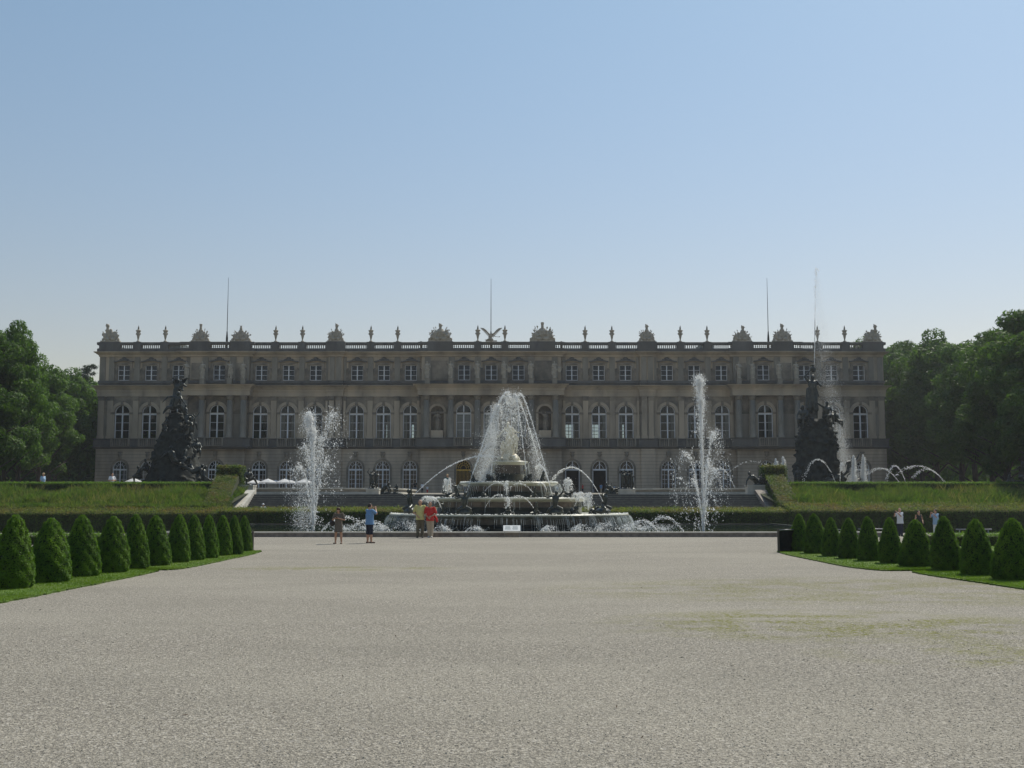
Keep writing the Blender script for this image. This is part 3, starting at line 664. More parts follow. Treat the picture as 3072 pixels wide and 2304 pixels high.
# ================================================================ STONE FIGURES (all limbs in units of the height)
POSE = dict(hipL=(.05,0,.51), hipR=(-.05,0,.51), kneeL=(.06,-.01,.28), kneeR=(-.06,-.01,.28), ankL=(.06,0,.045), ankR=(-.06,0,.045),
            shL=(.105,0,.815), shR=(-.105,0,.815), elL=(.14,.01,.64), elR=(-.14,.01,.64), wrL=(.15,-.04,.49), wrR=(-.15,-.04,.49), pelvis=(0,0,.52), chest=(0,0,.73), neck=(0,0,.845), head=(0,-.01,.925))
def joints(H, **k):
    d = dict(POSE); d.update(k); return {a: Vector(b)*H for a, b in d.items()}
def body_caps(mb, J, H, girth=1, fingers=True, face=True):
    g = girth*H
    for s in 'LR':
        mb.cap(J['hip'+s], J['knee'+s], .052*g, .036*g); mb.cap(J['knee'+s], J['ank'+s].lerp(J['knee'+s], .6), .034*g, .034*g); mb.cap(J['ank'+s].lerp(J['knee'+s], .6), J['ank'+s], .034*g, .021*g)
        k = J['knee'+s]-J['ank'+s]; k.normalize(); fwd = J.get('toe'+s) or (J['ank'+s] + Vector((0, -.085, -.028))*H)
        mb.cap(J['ank'+s]+Vector((0,.015,-.02))*H, fwd, .024*H, .019*H, 8)
        mb.cap(J['sh'+s], J['el'+s], .03*g, .023*g, 8); mb.cap(J['el'+s], J['wr'+s], .024*g, .014*g, 8)
        d = (J['wr'+s]-J['el'+s]).normalized(); side = d.cross(Vector((0, -1, 0.3))); side.normalize() if side.length > 1e-3 else None
        pl = J['wr'+s] + d*.035*H
        if fingers:
            mb.ell(pl, (.014*H, .024*H, .024*H), n=8, m=6)
            for q, ln in ((-.9, .036), (-.3, .044), (.3, .041), (.9, .033)):
                b0 = pl + d*.018*H + side*q*.016*H; b1 = b0 + d*ln*.6*H; b2 = b1 + (d*.5 + Vector((0,-.5,-.3))).normalized()*ln*.5*H
                mb.cap(b0, b1, .0055*H, .005*H, 6); mb.cap(b1, b2, .005*H, .0042*H, 6)
            t0 = pl - d*.01*H + side*.018*H; mb.cap(t0, t0 + (d*.6+side*.8).normalized()*.035*H, .0065*H, .005*H, 6)
        else: mb.cap(J['wr'+s], pl + d*.03*H, .015*g, .012*g, 6)
    P, Ch, N_ = J['pelvis'], J['chest'], J['neck']
    mb.ell(P, (.088*g, .062*g, .07*H)); mb.cap(P, Ch, .07*g, .076*g); mb.ell(Ch + Vector((0,0,.01*H)), (.098*g, .066*g, .105*H))
    mb.cap(J['shL'].lerp(Ch, .15), J['shR'].lerp(Ch, .15), .034*g, .034*g, 8); mb.cap(Ch.lerp(N_, .6), J['head'] - Vector((0,0,.03*H)), .034*g, .03*H, 8)
    h = J['head']; mb.ell(h, (.047*H, .056*H, .066*H)); mb.ell(h + Vector((0,-.012,-.04))*H, (.034*H, .04*H, .03*H), n=8, m=6)
    if face:
        fd = J.get('look', Vector((0,-1,0))*H).normalized()
        mb.cap(h + fd*.05*H + Vector((0,0,.008*H)), h + fd*.062*H + Vector((0,0,-.014*H)), .007*H, .010*H, 6)
        sd_ = fd.cross(Vector((0,0,1)))
        for s in (-1, 1): mb.ell(h + sd_*s*.049*H, (.008*H, .012*H, .018*H), n=6, m=5)
    return mb
def stone_figure(H, seed, arm=None, robe=True, vox=.05):
    r = random.Random(seed); sw = r.choice((-1, 1))
    k = dict(kneeL=(.06+.02*r.random(), -.05*(sw > 0), .28), kneeR=(-.06, -.05*(sw < 0), .28), head=(.02*sw, -.01, .925), chest=(.015*sw, 0, .73))
    if arm == 'up': k.update(elR=(-.2, -.03, .86), wrR=(-.16, -.05, 1.0), elL=(.17,.02,.66), wrL=(.08,-.1,.6))
    elif arm == 'shield': k.update(elL=(.2,-.02,.68), wrL=(.22,-.1,.6), elR=(-.16,0,.66), wrR=(-.07,-.09,.62))
    else: k.update(elL=(.17,.0,.66), wrL=(.03+.04*r.random(),-.11,.66), elR=(-.18,.02,.66), wrR=(-.14-.05*r.random(),-.06,.52))
    J = joints(H, **k); mb = MB(); body_caps(mb, J, H, 1.15, False, False)
    if robe:
        for i in range(9):
            a = 2*PI*i/9 + r.random(); ro = .085*H
            mb.cap((math.cos(a)*.06*H, math.sin(a)*.05*H, .55*H), (math.cos(a)*ro*1.05+.02*sw*H, math.sin(a)*ro, .03*H), .045*H, .035*H, 7)
        mb.cap((-.1*H, -.03*H, .8*H), (.1*H, -.05*H, .5*H), .035*H, .045*H, 7); mb.cap((.12*H*sw, .03*H, .78*H), (.15*H*sw, .03*H, .25*H), .04*H, .03*H, 7)
    if arm == 'shield': mb.ell((.27*H, -.05*H, .5*H), (.13*H, .03*H, .19*H))
    mb.ell((0,0,.01*H), (.13*H,.12*H,.04*H))
    return mb.fuse(vox, 1)
zatt = PZT + zE2 + .12
def top(x, y, z): return (CXP+x, YP+y, z)
STAT = [8.4, 5.3, 1.75, 40.4, 38.2, 34.6, 32.8]
names_st = []
i = 0
for x in sorted([s*x for x in STAT for s in (-1, 1)]):
    arm = [None, None, 'up', None, None, 'up', None, 'shield', None, 'shield', None, 'up', None, None][i]
    yb = -1.8 if abs(x) > 10 else -2.2
    o = empty('attic_statue', top(x, yb, zatt+.0), f'draped stone statue on a plinth before the palace attic, {ORD[i]} of fourteen from the left', 'statue', 'draped statues standing along the palace attic')
    link('figure', stone_figure(2.35, 50+i, arm), M['statue_stone'], o).location = (0, 0, .66)
    MB().box(-.32, .32, -.32, .32, -.03, .62).box(-.38, .38, -.38, .38, .62, .7).build('plinth', M['stone_grey'], o); i += 1
for k, x in enumerate(NICHE):
    o = empty('niche_statue', top(x, -1.55, PZT+zLt+1.0), 'dark stone statue in the palace niche ' + ('left' if k == 0 else 'right') + ' of the middle windows', 'statue', 'statues in the two main floor niches')
    link('figure', stone_figure(2.6, 80+k, 'up' if k else None), M['stone_mid'], o)
    MB().box(-.35, .35, -.3, .3, -.001, .02).build('slab', M['stone_mid'], o)
# roof urns
um = MB().lathe([(.30,0),(.30,.12),(.18,.16),(.10,.28),(.13,.4),(.22,.75),(.30,1.05),(.34,1.15),(.27,1.2),(.30,1.35),(.42,1.5),(.46,1.55),(.40,1.6),(.2,1.64),(.16,1.7)], n=14).ell((-.33,0,1.12),(.1,.08,.14)).ell((.33,0,1.12),(.1,.08,.14)).mesh('vase')
fr_ = random.Random(2); fm = MB()
for k in range(7):
    a = k*.9; fm.cap((.06*math.cos(a),.06*math.sin(a),1.68),(.07*math.cos(a+1),.07*math.sin(a+1),2.0+.1*fr_.random()),.12,.05,7)
fm.cap((0,0,1.8),(.02,0,2.28),.12,.03,7); flame = fm.fuse(.035, 1)
zroof = PZT+zR+.03
for i, x in enumerate(URN):
    o = empty('roof_urn', top(x, -balp(x), zroof), f'slender stone urn with carved flame on the palace balustrade, {ORD[i]} of fourteen from the left', 'urn', 'flaming stone urns on the roof balustrade')
    link('vase', um, M['statue_stone'], o); link('flame', flame, M['stone_grey'], o); o.scale = (.8, .8, 1)
# trophies of arms
def trophy(wd, h, seed, head='helmet', lean=0):
    r = random.Random(seed); mb = MB(); k = wd/2.6
    if wd > 3:
        mb.ell((0,.1,.28*h), (.85*k,.3,.30*h)).ell((0,-.05,.48*h), (.42*k,.32,.18*h))
        for q in range(16):
            a = r.uniform(.15, PI-.15); d = r.uniform(.5,.95); mb.ell((math.cos(a)*k*d, -.25, .12*h+math.sin(a)*.42*h*d), (.2,.14,.2), (0, r.random()*3, 0))
    mb.ell((0,0,.32*h), (.36*k,.33,.30*h)); mb.cap((0,0,.4*h), (0,0,.62*h), .27*k, .2)
    for s in (-1, 1):
        mb.ell((s*.62*k, -.05, .22*h), (.36*k, .22, .25*h), (0, s*.5, 0)); mb.ell((s*1.02*k, 0, .09*h), (.2*k, .2, .1*h)); mb.ell((s*.36*k, .05, .42*h), (.25*k, .2, .17*h), (0, s*.6, 0))
        mb.ell((s*.35*k, -.25, .1*h), (.3*k,.2,.1*h))
    cx = lean*.5*k
    mb.ell((cx,0,.74*h), (.19,.19,.13*h)); mb.ell((cx,.0,.60*h), (.34*k,.24,.10*h))
    if head == 'helmet': mb.ell((cx,.04,.86*h), (.24,.26,.12*h)); mb.cap((cx-.16,.0,.97*h),(cx+.3*(1 if lean >= 0 else -1),.1,.86*h),.09,.06,6)
    elif head == 'crown': mb.lathe([(.17,.8*h),(.22,.98*h),(.2,1.0*h)], (cx,0,0), 10)
    else:
        mb.ell((cx,0,.86*h), (.13,.13,.11*h)); mb.cap((cx,0,.92*h),(cx-.3,0,1.0*h),.05,.02,6); mb.cap((cx,0,.92*h),(cx+.3,0,1.0*h),.05,.02,6)
    me1 = mb.fuse(.05, 1); sp = MB()
    n = 5 if wd < 3 else 8
    for s in (-1, 1):
        for j in range(n):
            a = R(20 + j*50/n + r.uniform(-6, 6)); Lr = (.57 if wd < 3 else .67)*h*(1+.22*r.random())
            e = Vector((s*(math.cos(a)*Lr*.72+.1*k), .05*r.uniform(-1,1), .10*h+math.sin(a)*Lr*.92)); b = Vector((s*.25*k, .05, .15*h))
            sp.tube([b, e], [.04, .035], 5); sp.tube([e, e+(e-b).normalized()*.2], [.08, .01], 5)
            if r.random() < .5:        # furled flag
                d = (e-b); m_ = b+d*.7; sp.obox(m_+Vector((s*.1,0,-.14)), d*.16, Vector((s*.12,0,-.2)), (0,.035,0))
            elif r.random() < .4: sp.ell(tuple(e), (.12,.1,.12), n=7, m=5)
    return me1, sp.mesh('spears_and_flags')
heads = {-51.2:('helmet',-.9), -39.0:('crown',0), -33.6:('plume',0), -20.85:('helmet',.2), -6.85:('helmet',0), 6.85:('crown',0), 20.85:('helmet',0), 33.6:('helmet',.3), 39.0:('helmet',0), 51.2:('helmet',.9)}
for i, (x, wd) in enumerate(sorted(DEV.items())):
    big = abs(x) < 8; hh = 2.3 if not big else 2.35
    me1, me2 = trophy(wd*(.92 if not big else 1.0), hh, 20+i, *heads[x])
    o = empty('roof_trophy', top(x, -balp(x), zroof-.0), f'stone trophy of armour and spears on the palace roof, {ORD[i]} of ten from left', 'sculpture', 'stone trophies of arms on the roof balustrade')
    MB().box(-wd*.46, wd*.46, -.3, .28, -.002, .16).build('base', M['statue_stone'], o)
    link('armour', me1, M['statue_stone'], o, (0,0,.1)); link('spears_and_flags', me2, M['statue_stone'], o, (0,0,.1)); o.scale.x = [1.0,.95,1.08,.93,1.0,1.06,.94,1.0,1.05,1.0][i]; o.scale.z = [1.05,1.0,.94,1.04,1.03,1.08,1.0,.93,1.03,1.02][i]
# small figures on the side balustrades
for i, (px, py, hh) in enumerate(((353,1002,1.55),(371,1017,.8),(2569,1012,.95),(2588,1006,1.3))):
    p = PP(px, 1026, YP+6); o = link('corner_figure', stone_figure(hh*1.25, 120+i), M['statue_stone']); o.location = (p.x, p.y, PZT+zC1+.6)
    tag(o, ['narrow stone figure standing just behind the left corner trophy on the roof','low crouched stone figure behind the left corner balusters','low stone figure behind the right corner balusters','taller stone figure next to the right corner trophy'][i], 'statue', 'small stone figures behind the roof corners')
    MB().box(-.3,.3,-.3,.3,-.75,.02).build('plinth', M['stone_dark'], o)
# winged Fame with trumpet
fm = empty('winged_statue', top(.0, -1.0, zroof), 'winged stone figure blowing a trumpet over the middle of the palace balustrade', 'statue')
J = joints(2.0, pelvis=(-.1,0,.22), chest=(.0,-.02,.38), neck=(.05,-.02,.46), head=(.08,-.03,.53), shL=(.1,0,.44), shR=(-.06,0,.46), elL=(.24,-.04,.36), wrL=(.36,-.06,.30), elR=(-.17,0,.36), wrR=(-.22,-.04,.28),
           hipL=(-.1,.02,.2), hipR=(-.15,-.02,.2), kneeL=(.02,-.1,.1), kneeR=(-.22,-.08,.12), ankL=(.15,-.05,.03), ankR=(-.4,-.02,.07))
J['toeR'] = J['ankR']+Vector((-.18,0,.02)); b_ = MB(); body_caps(b_, J, 2.0, 1.25, False, False); b_.cap((-.3,0,.15),(-1.05,0,.12),.16,.03,7); b_.cap((-.3,.0,.3),(.2,0,.2),.2,.16)
link('figure', b_.fuse(.04, 1), M['statue_stone'], fm, (0,0,.05)); fm.scale = (.84, .84, .86)
for s in (-1, 1):
    wg = MB(); root_ = Vector((s*.16, .08, .95)); 
    wg.tube([root_, root_+Vector((s*.35,.05,.35)), root_+Vector((s*.7,.08,.78)), root_+Vector((s*1.0,.1,1.05))], [.12,.1,.07,.02], 7)
    for k in range(11):
        t = k/10; a = root_.lerp(root_+Vector((s*.98,.1,1.02)), t); d = Vector((s*(.25+.55*t), .0, -.62+.75*t)); Lg = .62+.1*t
        wg.obox(a+d*Lg*.5, d*Lg*.5, Vector((-d.z,0,d.x)).normalized()*.065, (0,.02,0))
    wg.build('wing', M['statue_stone'], fm, (0,0,.0))
MB().tube([J['wrL']+Vector((-.1,0,.05)), J['wrL']+Vector((.55,-.1,-.05))], [.03,.04], 6).lathe([(.02,0),(.12,.12)], tuple(J['wrL']+Vector((.6,-.1,-.06))), 8).build('trumpet', M['statue_stone'], fm, (0,0,.05))
MB().box(-.9,.9,-.2,.3,-.03,.08).build('base', M['statue_stone'], fm)
# lightning masts
for i, (px, pt) in enumerate(((683,833),(1473,836),(2303,834))):
    x = PX(px, 930, YP+4); zt = PZ(pt, YP+4)
    o = empty('lightning_mast', (x, YP+4, PZT+zC1+.2), ['thin tall mast rising from the roof between two trophies at left','thin tall mast rising behind the winged figure in the middle','thin tall mast rising from the roof between two trophies at right'][i], 'mast', 'thin lightning masts on the palace roof')
    h = zt-(PZT+zC1+.2); MB().tube([(0,0,1.2),(0,0,h*.5),(0,0,h)], [.055,.045,.02], 6).build('pole', M['iron'], o)
    MB().tube([(0,0,-.05),(0,0,2.2),(0,0,3.2)], [.17,.15,.07], 8).build('sleeve', M['iron'], o)
for i, px in enumerate((1263, 1684)):
    p = PP(px, 1027, YP+2); o = MB().lathe([(.12,-1.2),(.12,.05),(.25,.08),(.27,.3),(.1,.42)], n=10).build('roof_vent', M['iron']); o.location = (p.x, p.y, PZT+zR)
    tag(o, f'small dark vent cap peeping over the balustrade {"left" if i == 0 else "right"} of the middle bays', 'vent', 'vent caps on the roof')
# ================================================================ STAIRS, TERRACE EDGE, BASINS
st_f = empty('stone_stair', (0, 84.6, 0), 'wide flight of grey stone steps rising from the fountain to the palace terrace', 'stairs')
NS = 15; rise = TZ/NS; tread = (90-84.6)/NS
for k in range(NS):
    m = MB().box(-20.3, 19.2, k*tread, 5.42 if k == NS-1 else (k+1)*tread+.04, (k*rise if k else -.05), (k+1)*rise-.001*k)
    z = (k+1)*rise; m.box(-20.3, 19.2, k*tread-.035, k*tread+.05, z-.045, z+.004, 1)
    m.build('step', [M['step'], M['step_edge']], st_f)
for sx, x0, x1, top_x0 in (('l', -21.2, -20.3, -21.6), ('r', 19.2, 20.1, 19.6)):
    m = MB(); d = -.5 if sx == 'l' else .5
    v = [(x0, -.9, 0), (x1, -.9, 0), (x1+0, 5.4, 0), (x0+0, 5.4, 0), (x0, -.9, .55), (x1, -.9, .55), (x1, 5.4, TZ+.35), (x0, 5.4, TZ+.35)]
    m.add(v, [(0,3,2,1),(4,5,6,7),(0,1,5,4),(1,2,6,5),(2,3,7,6),(3,0,4,7)]).build('cheek_wall', M['pale_kerb' if sx == 'l' else 'kerb'], st_f)
def basin(name, x0, x1, y0, y1, r, z0, z1, label, wmat='pale_kerb', mid='stone_grey'):
    o = empty(name, (0, 0, 0), label, 'basin'); 
    def outline(d):
        pts = []
        for cx, cy, a0 in ((x1-r, y0+r, -90), (x1-r, y1-r, 0), (x0+r, y1-r, 90), (x0+r, y0+r, 180)):
            for k in range(9): a = R(a0+90*k/8); pts.append((cx+(r+d)*math.cos(a), cy+(r+d)*math.sin(a)))
        return pts
    def ring(prof, m, nm):
        v = []; n = 36
        for d, z in prof: v += [(x, y, z) for x, y in outline(d)]
        f = [(i*n+j, i*n+(j+1) % n, (i+1)*n+(j+1) % n, (i+1)*n+j) for i in range(len(prof)-1) for j in range(n)]
        MB().add(v, f).build(nm, M[m], o)
    h = z1-z0
    ring([(.12,z0-.3),(.12,z0+.28*h),(.06,z0+.34*h),(.03,z0+.36*h)], wmat, 'foot_moulding')
    ring([(.03,z0+.36*h),(.03,z0+.74*h)], mid, 'wall')
    ring([(.03,z0+.74*h),(.14,z0+.80*h),(.14,z1),(-.35,z1),(-.35,z1-.25)], wmat, 'rim')
    p = outline(-.36); MB().add([(x, y, z1-.14) for x, y in p], [tuple(range(len(p)))]).build('water_surface', M['pool'], o)
    return o
basin('parterre_basin', -48, -9.9, 97, 124, 7, 2.22, PZ(1463,97), 'long pale rimmed basin on the terrace left of the middle path')
basin('parterre_basin', 10.6, 48, 97, 124, 7, 2.22, PZ(1464,97), 'long pale rimmed basin on the terrace right of the middle path')

# ================================================================ FOLIAGE
def leaf_quads(P, Nrm, size, rng, asp=.6, jit=.6):
    """one small folded leaf-shaped face per point"""
    n = len(P); d = rng.normal(size=(n, 3)); nr = Nrm + d*jit; nr /= np.linalg.norm(nr, axis=1, keepdims=True)+1e-9
    t = rng.normal(size=(n, 3)); u = np.cross(nr, t); u /= np.linalg.norm(u, axis=1, keepdims=True)+1e-9; v = np.cross(nr, u)
    s = (size*(.6+.8*rng.random(n)))[:, None]
    q = np.stack([P-u*s, P+v*s*asp*.5-u*s*.1, P+u*s, P-v*s*asp*.5-u*s*.1], 1).reshape(-1, 3)
    f = (np.arange(n)*4)[:, None] + np.arange(4)[None]
    return q, f
def crown(seed, rx, rz, nclump, per, leaf, flat=.85, base=0):
    g = np.random.default_rng(seed); P = []; Nn = []
    c = g.normal(size=(nclump, 3)); c /= np.linalg.norm(c, axis=1, keepdims=True); rr = .35+.6*g.random(nclump)**.55
    c = c*rr[:, None]; c[:, 2] = np.where(c[:, 2] < 0, c[:, 2]*flat, c[:, 2])
    taper = 1-.25*np.clip(c[:, 2], 0, 1); c[:, 0] *= rx*taper; c[:, 1] *= rx*taper; c[:, 2] *= rz
    for i in range(nclump):
        R_ = rx*(.17+.13*g.random()); n = int(per*(R_/(rx*.23))**2)
        d = g.normal(size=(n, 3)); d /= np.linalg.norm(d, axis=1, keepdims=True)
        k = (.6+.45*g.random(n)**.5)[:, None]; q = c[i]+d*k*R_*np.array([1.15, 1.15, .8]); P.append(q); Nn.append(d+np.array([0,0,.35]))
    P = np.concatenate(P); Nn = np.concatenate(Nn); return leaf_quads(P, Nn, leaf, g)
def tree_parts(seed, H, rx, base, nclump=95, per=330, leaf=.26, trunk_r=.32):
    rz = (H-base)/2; q, f = crown(seed, rx, rz, nclump, per, leaf)
    q = q + np.array([0, 0, base+rz]); cm = MB().add(q, f)
    r = random.Random(seed); t = MB(); pts = [(0,0,-.3),(r.uniform(-.1,.1),0,base*.5),(r.uniform(-.3,.3),r.uniform(-.3,.3),base+rz*.6),(r.uniform(-.4,.4),0,base+rz*1.5)]
    t.tube(pts, [trunk_r*1.3, trunk_r, trunk_r*.75, .08], 9)
    for k in range(9):
        a = r.uniform(0, 2*PI); z = base*.75+rz*.1*k; p0 = Vector((0, 0, z)); p1 = p0+Vector((math.cos(a), math.sin(a), .75))*rx*.45; p2 = p1+Vector((math.cos(a), math.sin(a), .6))*rx*.35
        t.tube([p0, p1, p2], [trunk_r*.45, trunk_r*.25, .04], 6)
    return cm.mesh('crown'), t.mesh('trunk')
TV = [tree_parts(300+i, 19+1.2*(i % 3), 4.6+.5*(i % 2), [1.2,1.8,1.0,2.2,1.5][i]) for i in range(5)]
def place_tree(x, y, z, v, sc, matk, label, group):
    o = empty('tree', (x, y, z), label, 'tree', group, rz=(x*7.3+y*3.1) % 6.28)
    cm, tm = TV[v]; 
    a = bpy.data.objects.new('crown', cm); C.objects.link(a); a.parent = o
    if not cm.materials: cm.materials.append(M['leaf2'])
    a.material_slots[0].link = 'OBJECT'; a.material_slots[0].material = M[matk]
    b = bpy.data.objects.new('trunk', tm); C.objects.link(b); b.parent = o
    if not tm.materials: tm.materials.append(M['bark'])
    o.scale = (sc*1.0, sc*1.0, sc) if not hasattr(sc, '__len__') else sc
    return o
# left avenue: (photo column, row of the top, depth)
LT = [(-60,975,100,.8),(18,945,104,.62),(62,1012,107,.5),(60,1088,122,.8),(120,1088,128,.75),(150,1095,138,.8),(172,1108,147,.82),(215,1122,160,.9),(250,1134,172,.9),(300,1144,182,.9),(-20,1020,116,.9),(0,1085,136,1),(-90,960,108,.9),(110,1120,160,1.0)]
for i, (px, pt, Y, sx) in enumerate(sorted(LT)):
    v = i % 5; H = 19+1.2*(v % 3); x = PX(px, 1300, Y); zt = PZ(pt, Y); z0 = float(terr_z(0, np.array(Y)))
    s = (zt-z0)/H*1.03; place_tree(x, Y, z0, v, (sx, sx, s), ['leaf1','leaf2','leaf1'][i % 3], f'leafy green tree in the sunlit avenue left of the palace, {ORD[i]} from the left edge', 'leafy trees of the left avenue')
RT = [(3030,948,98),(2975,936,104),(3090,955,92),(2930,985,112),(2890,1012,120),(2850,1030,128),(2810,1036,136),(2775,1040,146),(2740,1038,152),(2700,1046,160),(2668,1050,168),(2640,1050,180),(2600,1053,185),(3000,1000,124),(2900,1040,140),(3110,980,112),(2560,1060,192)]
for i, (px, pt, Y) in enumerate(sorted(RT)):
    v = (i*2+1) % 5; H = 19+1.2*(v % 3); x = PX(px, 1300, Y)+(4.5 if Y < 150 else 3); zt = PZ(pt-14, Y); z0 = float(terr_z(0, np.array(Y)))
    s = (zt-z0)/H*1.06; o = place_tree(x, Y, z0, v, (max(1.0, s*1.05), max(1.0, s*1.05), s), ['leaf3','leaf2','leaf3'][i % 3], f'tall dense tree in the shaded avenue right of the palace, {ORD[i]} from the palace side', 'tall trees of the right avenue')
# leaning conifer
g = np.random.default_rng(5); ct = empty('conifer_tree', (PX(232, 1110, 172), 172, PZT), 'bluish conifer top leaning out above the left avenue beside the palace', 'tree')
Pn = []; Nn = []; tz = PZ(1088, 172)-PZT
for k in range(70):
    t = k/70; zc = tz*(.62+.36*t); a = g.random()*6.28; Lb = 3.4*(1-t)**.7+.5; base_ = np.array([(t-.2)*2.6, 0, zc])
    m = 130; u = g.random(m)**.7; q = base_+np.stack([np.cos(a)*u*Lb, np.sin(a)*u*Lb, u*Lb*.12], 1)+g.normal(size=(m, 3))*np.array([.16, .16, .12]); Pn.append(q); Nn.append(np.tile([0, 0, 1.], (m, 1)))
q, f = leaf_quads(np.concatenate(Pn), np.concatenate(Nn), .17, g, .4, .8); MB().add(q, f).build('crown', M['conifer'], ct)
MB().tube([(-1.5,0,-.2),(-1.0,0,tz*.5),(2.0,0,tz*.97)], [.35,.25,.03], 8).build('trunk', M['bark'], ct)
# dark undergrowth behind the avenues
def surface_leaves(boxes, dens, size, rng, up=.4):
    P = []; Nn = []
    for (o_, e1, e2, nrm) in boxes:
        o_, e1, e2, nrm = map(np.array, (o_, e1, e2, nrm)); A = np.linalg.norm(np.cross(e1, e2)); n = int(A*dens)
        a, b = rng.random((2, n)); P.append(o_+a[:, None]*e1+b[:, None]*e2+rng.normal(size=(n, 3))*size*.9+nrm*rng.random((n,1))*size*.6); Nn.append(np.tile(nrm+np.array([0, 0, up]), (n, 1)))
    return leaf_quads(np.concatenate(P), np.concatenate(Nn), size, rng, .7, .8)
gU = np.random.default_rng(11); P = []; Nn = []
for x0, x1, y, h, z in ((-110,-46,178,16,2.6),(46,125,196,19,2.6),(-80,-48,160,9,2.6),(50,110,170,9,2.6)):
    n = int((x1-x0)*h*30); X = gU.uniform(x0, x1, n); Z = gU.random(n)*h*(.75+.25*np.sin(X*.7)*np.sin(X*.23+1)); P.append(np.stack([X, y+gU.normal(size=n)*1.2, z+Z], 1)); Nn.append(np.tile([0, -1., .4], (n, 1)))
q, f = leaf_quads(np.concatenate(P), np.concatenate(Nn), .42, gU, .7, .7)
tag(MB().add(q, f).build('far_woods', M['leaf3']), 'dark mass of woodland closing the view behind both avenues', 'woods', kind='stuff')

# hedges
gh = np.random.default_rng(21)
def hedge_box(name, x0, x1, y0, y1, z0, z1, label, front='hedge', topm='hedge_sunlit', dens=520, size=.055, core_top=None, sides=True, back_rise=0, fringe=.1, group=None):
    o = empty(name, ((x0+x1)/2, (y0+y1)/2, z0), label, 'hedge', group); ox, oy = (x0+x1)/2, (y0+y1)/2
    X0, X1, Y0, Y1, H = x0-ox, x1-ox, y0-oy, y1-oy, z1-z0
    v = [(X0+.04,Y0+.05,-.4),(X1-.04,Y0+.05,-.4),(X1-.04,Y1-.05,-.4),(X0+.04,Y1-.05,-.4),(X0+.04,Y0+.05,H-.06),(X1-.04,Y0+.05,H-.06),(X1-.04,Y1-.05,H-.06+back_rise),(X0+.04,Y1-.05,H-.06+back_rise)]
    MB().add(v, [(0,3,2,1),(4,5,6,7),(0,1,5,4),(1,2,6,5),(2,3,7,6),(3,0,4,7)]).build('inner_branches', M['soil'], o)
    b = [((X0,Y0,0),(X1-X0,0,0),(0,0,H),(0,-1,0)), ((X1,Y0,0),(0,Y1-Y0,0),(0,0,H+back_rise*.5),(1,0,0)), ((X0,Y0,0),(0,Y1-Y0,0),(0,0,H+back_rise*.5),(-1,0,0))]
    q, f = surface_leaves(b, dens, size, gh, .2); MB().add(q, f).build('foliage', M[front], o)
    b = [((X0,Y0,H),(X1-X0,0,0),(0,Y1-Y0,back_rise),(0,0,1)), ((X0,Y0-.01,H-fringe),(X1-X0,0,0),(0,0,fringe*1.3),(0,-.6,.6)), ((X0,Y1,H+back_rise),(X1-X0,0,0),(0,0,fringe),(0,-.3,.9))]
    q, f = surface_leaves(b, dens*1.1, size, gh, .5); MB().add(q, f).build('sunlit_top_leaves', M[topm], o)  # brighter top material stands for sun on the upper leaves
    return o
zf = PZ(1538, 79.2)
for (x0, x1, z0, zt_, tm, label, dn) in ((-46,-20.4,-.5,PZ(1540,79.2),'hedge_sunlit','long clipped hedge in front of the left grass bank',420), (19.3,47,-.5,PZ(1532,79.2),'hedge_sunlit','long clipped hedge in front of the right grass bank',420), (-20.38,-.2,-.02,PZ(1534,79.2),'hedge_sunlit','low hedge at the foot of the stairs left of the tiered fountain',420),(-.18,19.28,-.02,PZ(1535,79.2),'hedge_sunlit','low hedge at the foot of the stairs right of the tiered fountain',420)):
    hedge_box('clipped_hedge', x0, x1, 79.2, 81.2, z0, zt_, label, topm=tm, dens=dn, size=.06, back_rise=.46 if abs(x0+x1) > 30 else .22)
zu0, zu1 = PZ(1476, 90), PZ(1449.5, 90)
hedge_box('clipped_hedge', -48, -23.6, 90, 91.4, zu0-.1, zu1, 'upper dark green hedge with bright top edge left of the stairs', topm='yew_bright' if False else 'hedge_top', dens=520, size=.055) if 'hedge_top' in M else None
M['hedge_top'] = leafmat('sunlit_hedge_tips', (.12,.21,.03), (.07,.14,.02), .45, scale=2, rnd=0)  # sunlit fringe along the hedge tops put into the leaf colour
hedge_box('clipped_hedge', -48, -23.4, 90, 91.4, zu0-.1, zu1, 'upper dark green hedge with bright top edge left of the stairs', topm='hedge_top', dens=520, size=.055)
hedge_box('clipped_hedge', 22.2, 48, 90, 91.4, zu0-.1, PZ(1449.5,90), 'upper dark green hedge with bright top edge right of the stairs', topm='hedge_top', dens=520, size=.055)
M['flank'] = leafmat('flank_hedge_leaves', (.125,.165,.04), (.07,.11,.025), .4, scale=1.6, rnd=0, big=(.15,.12,.05), bigscale=.8)
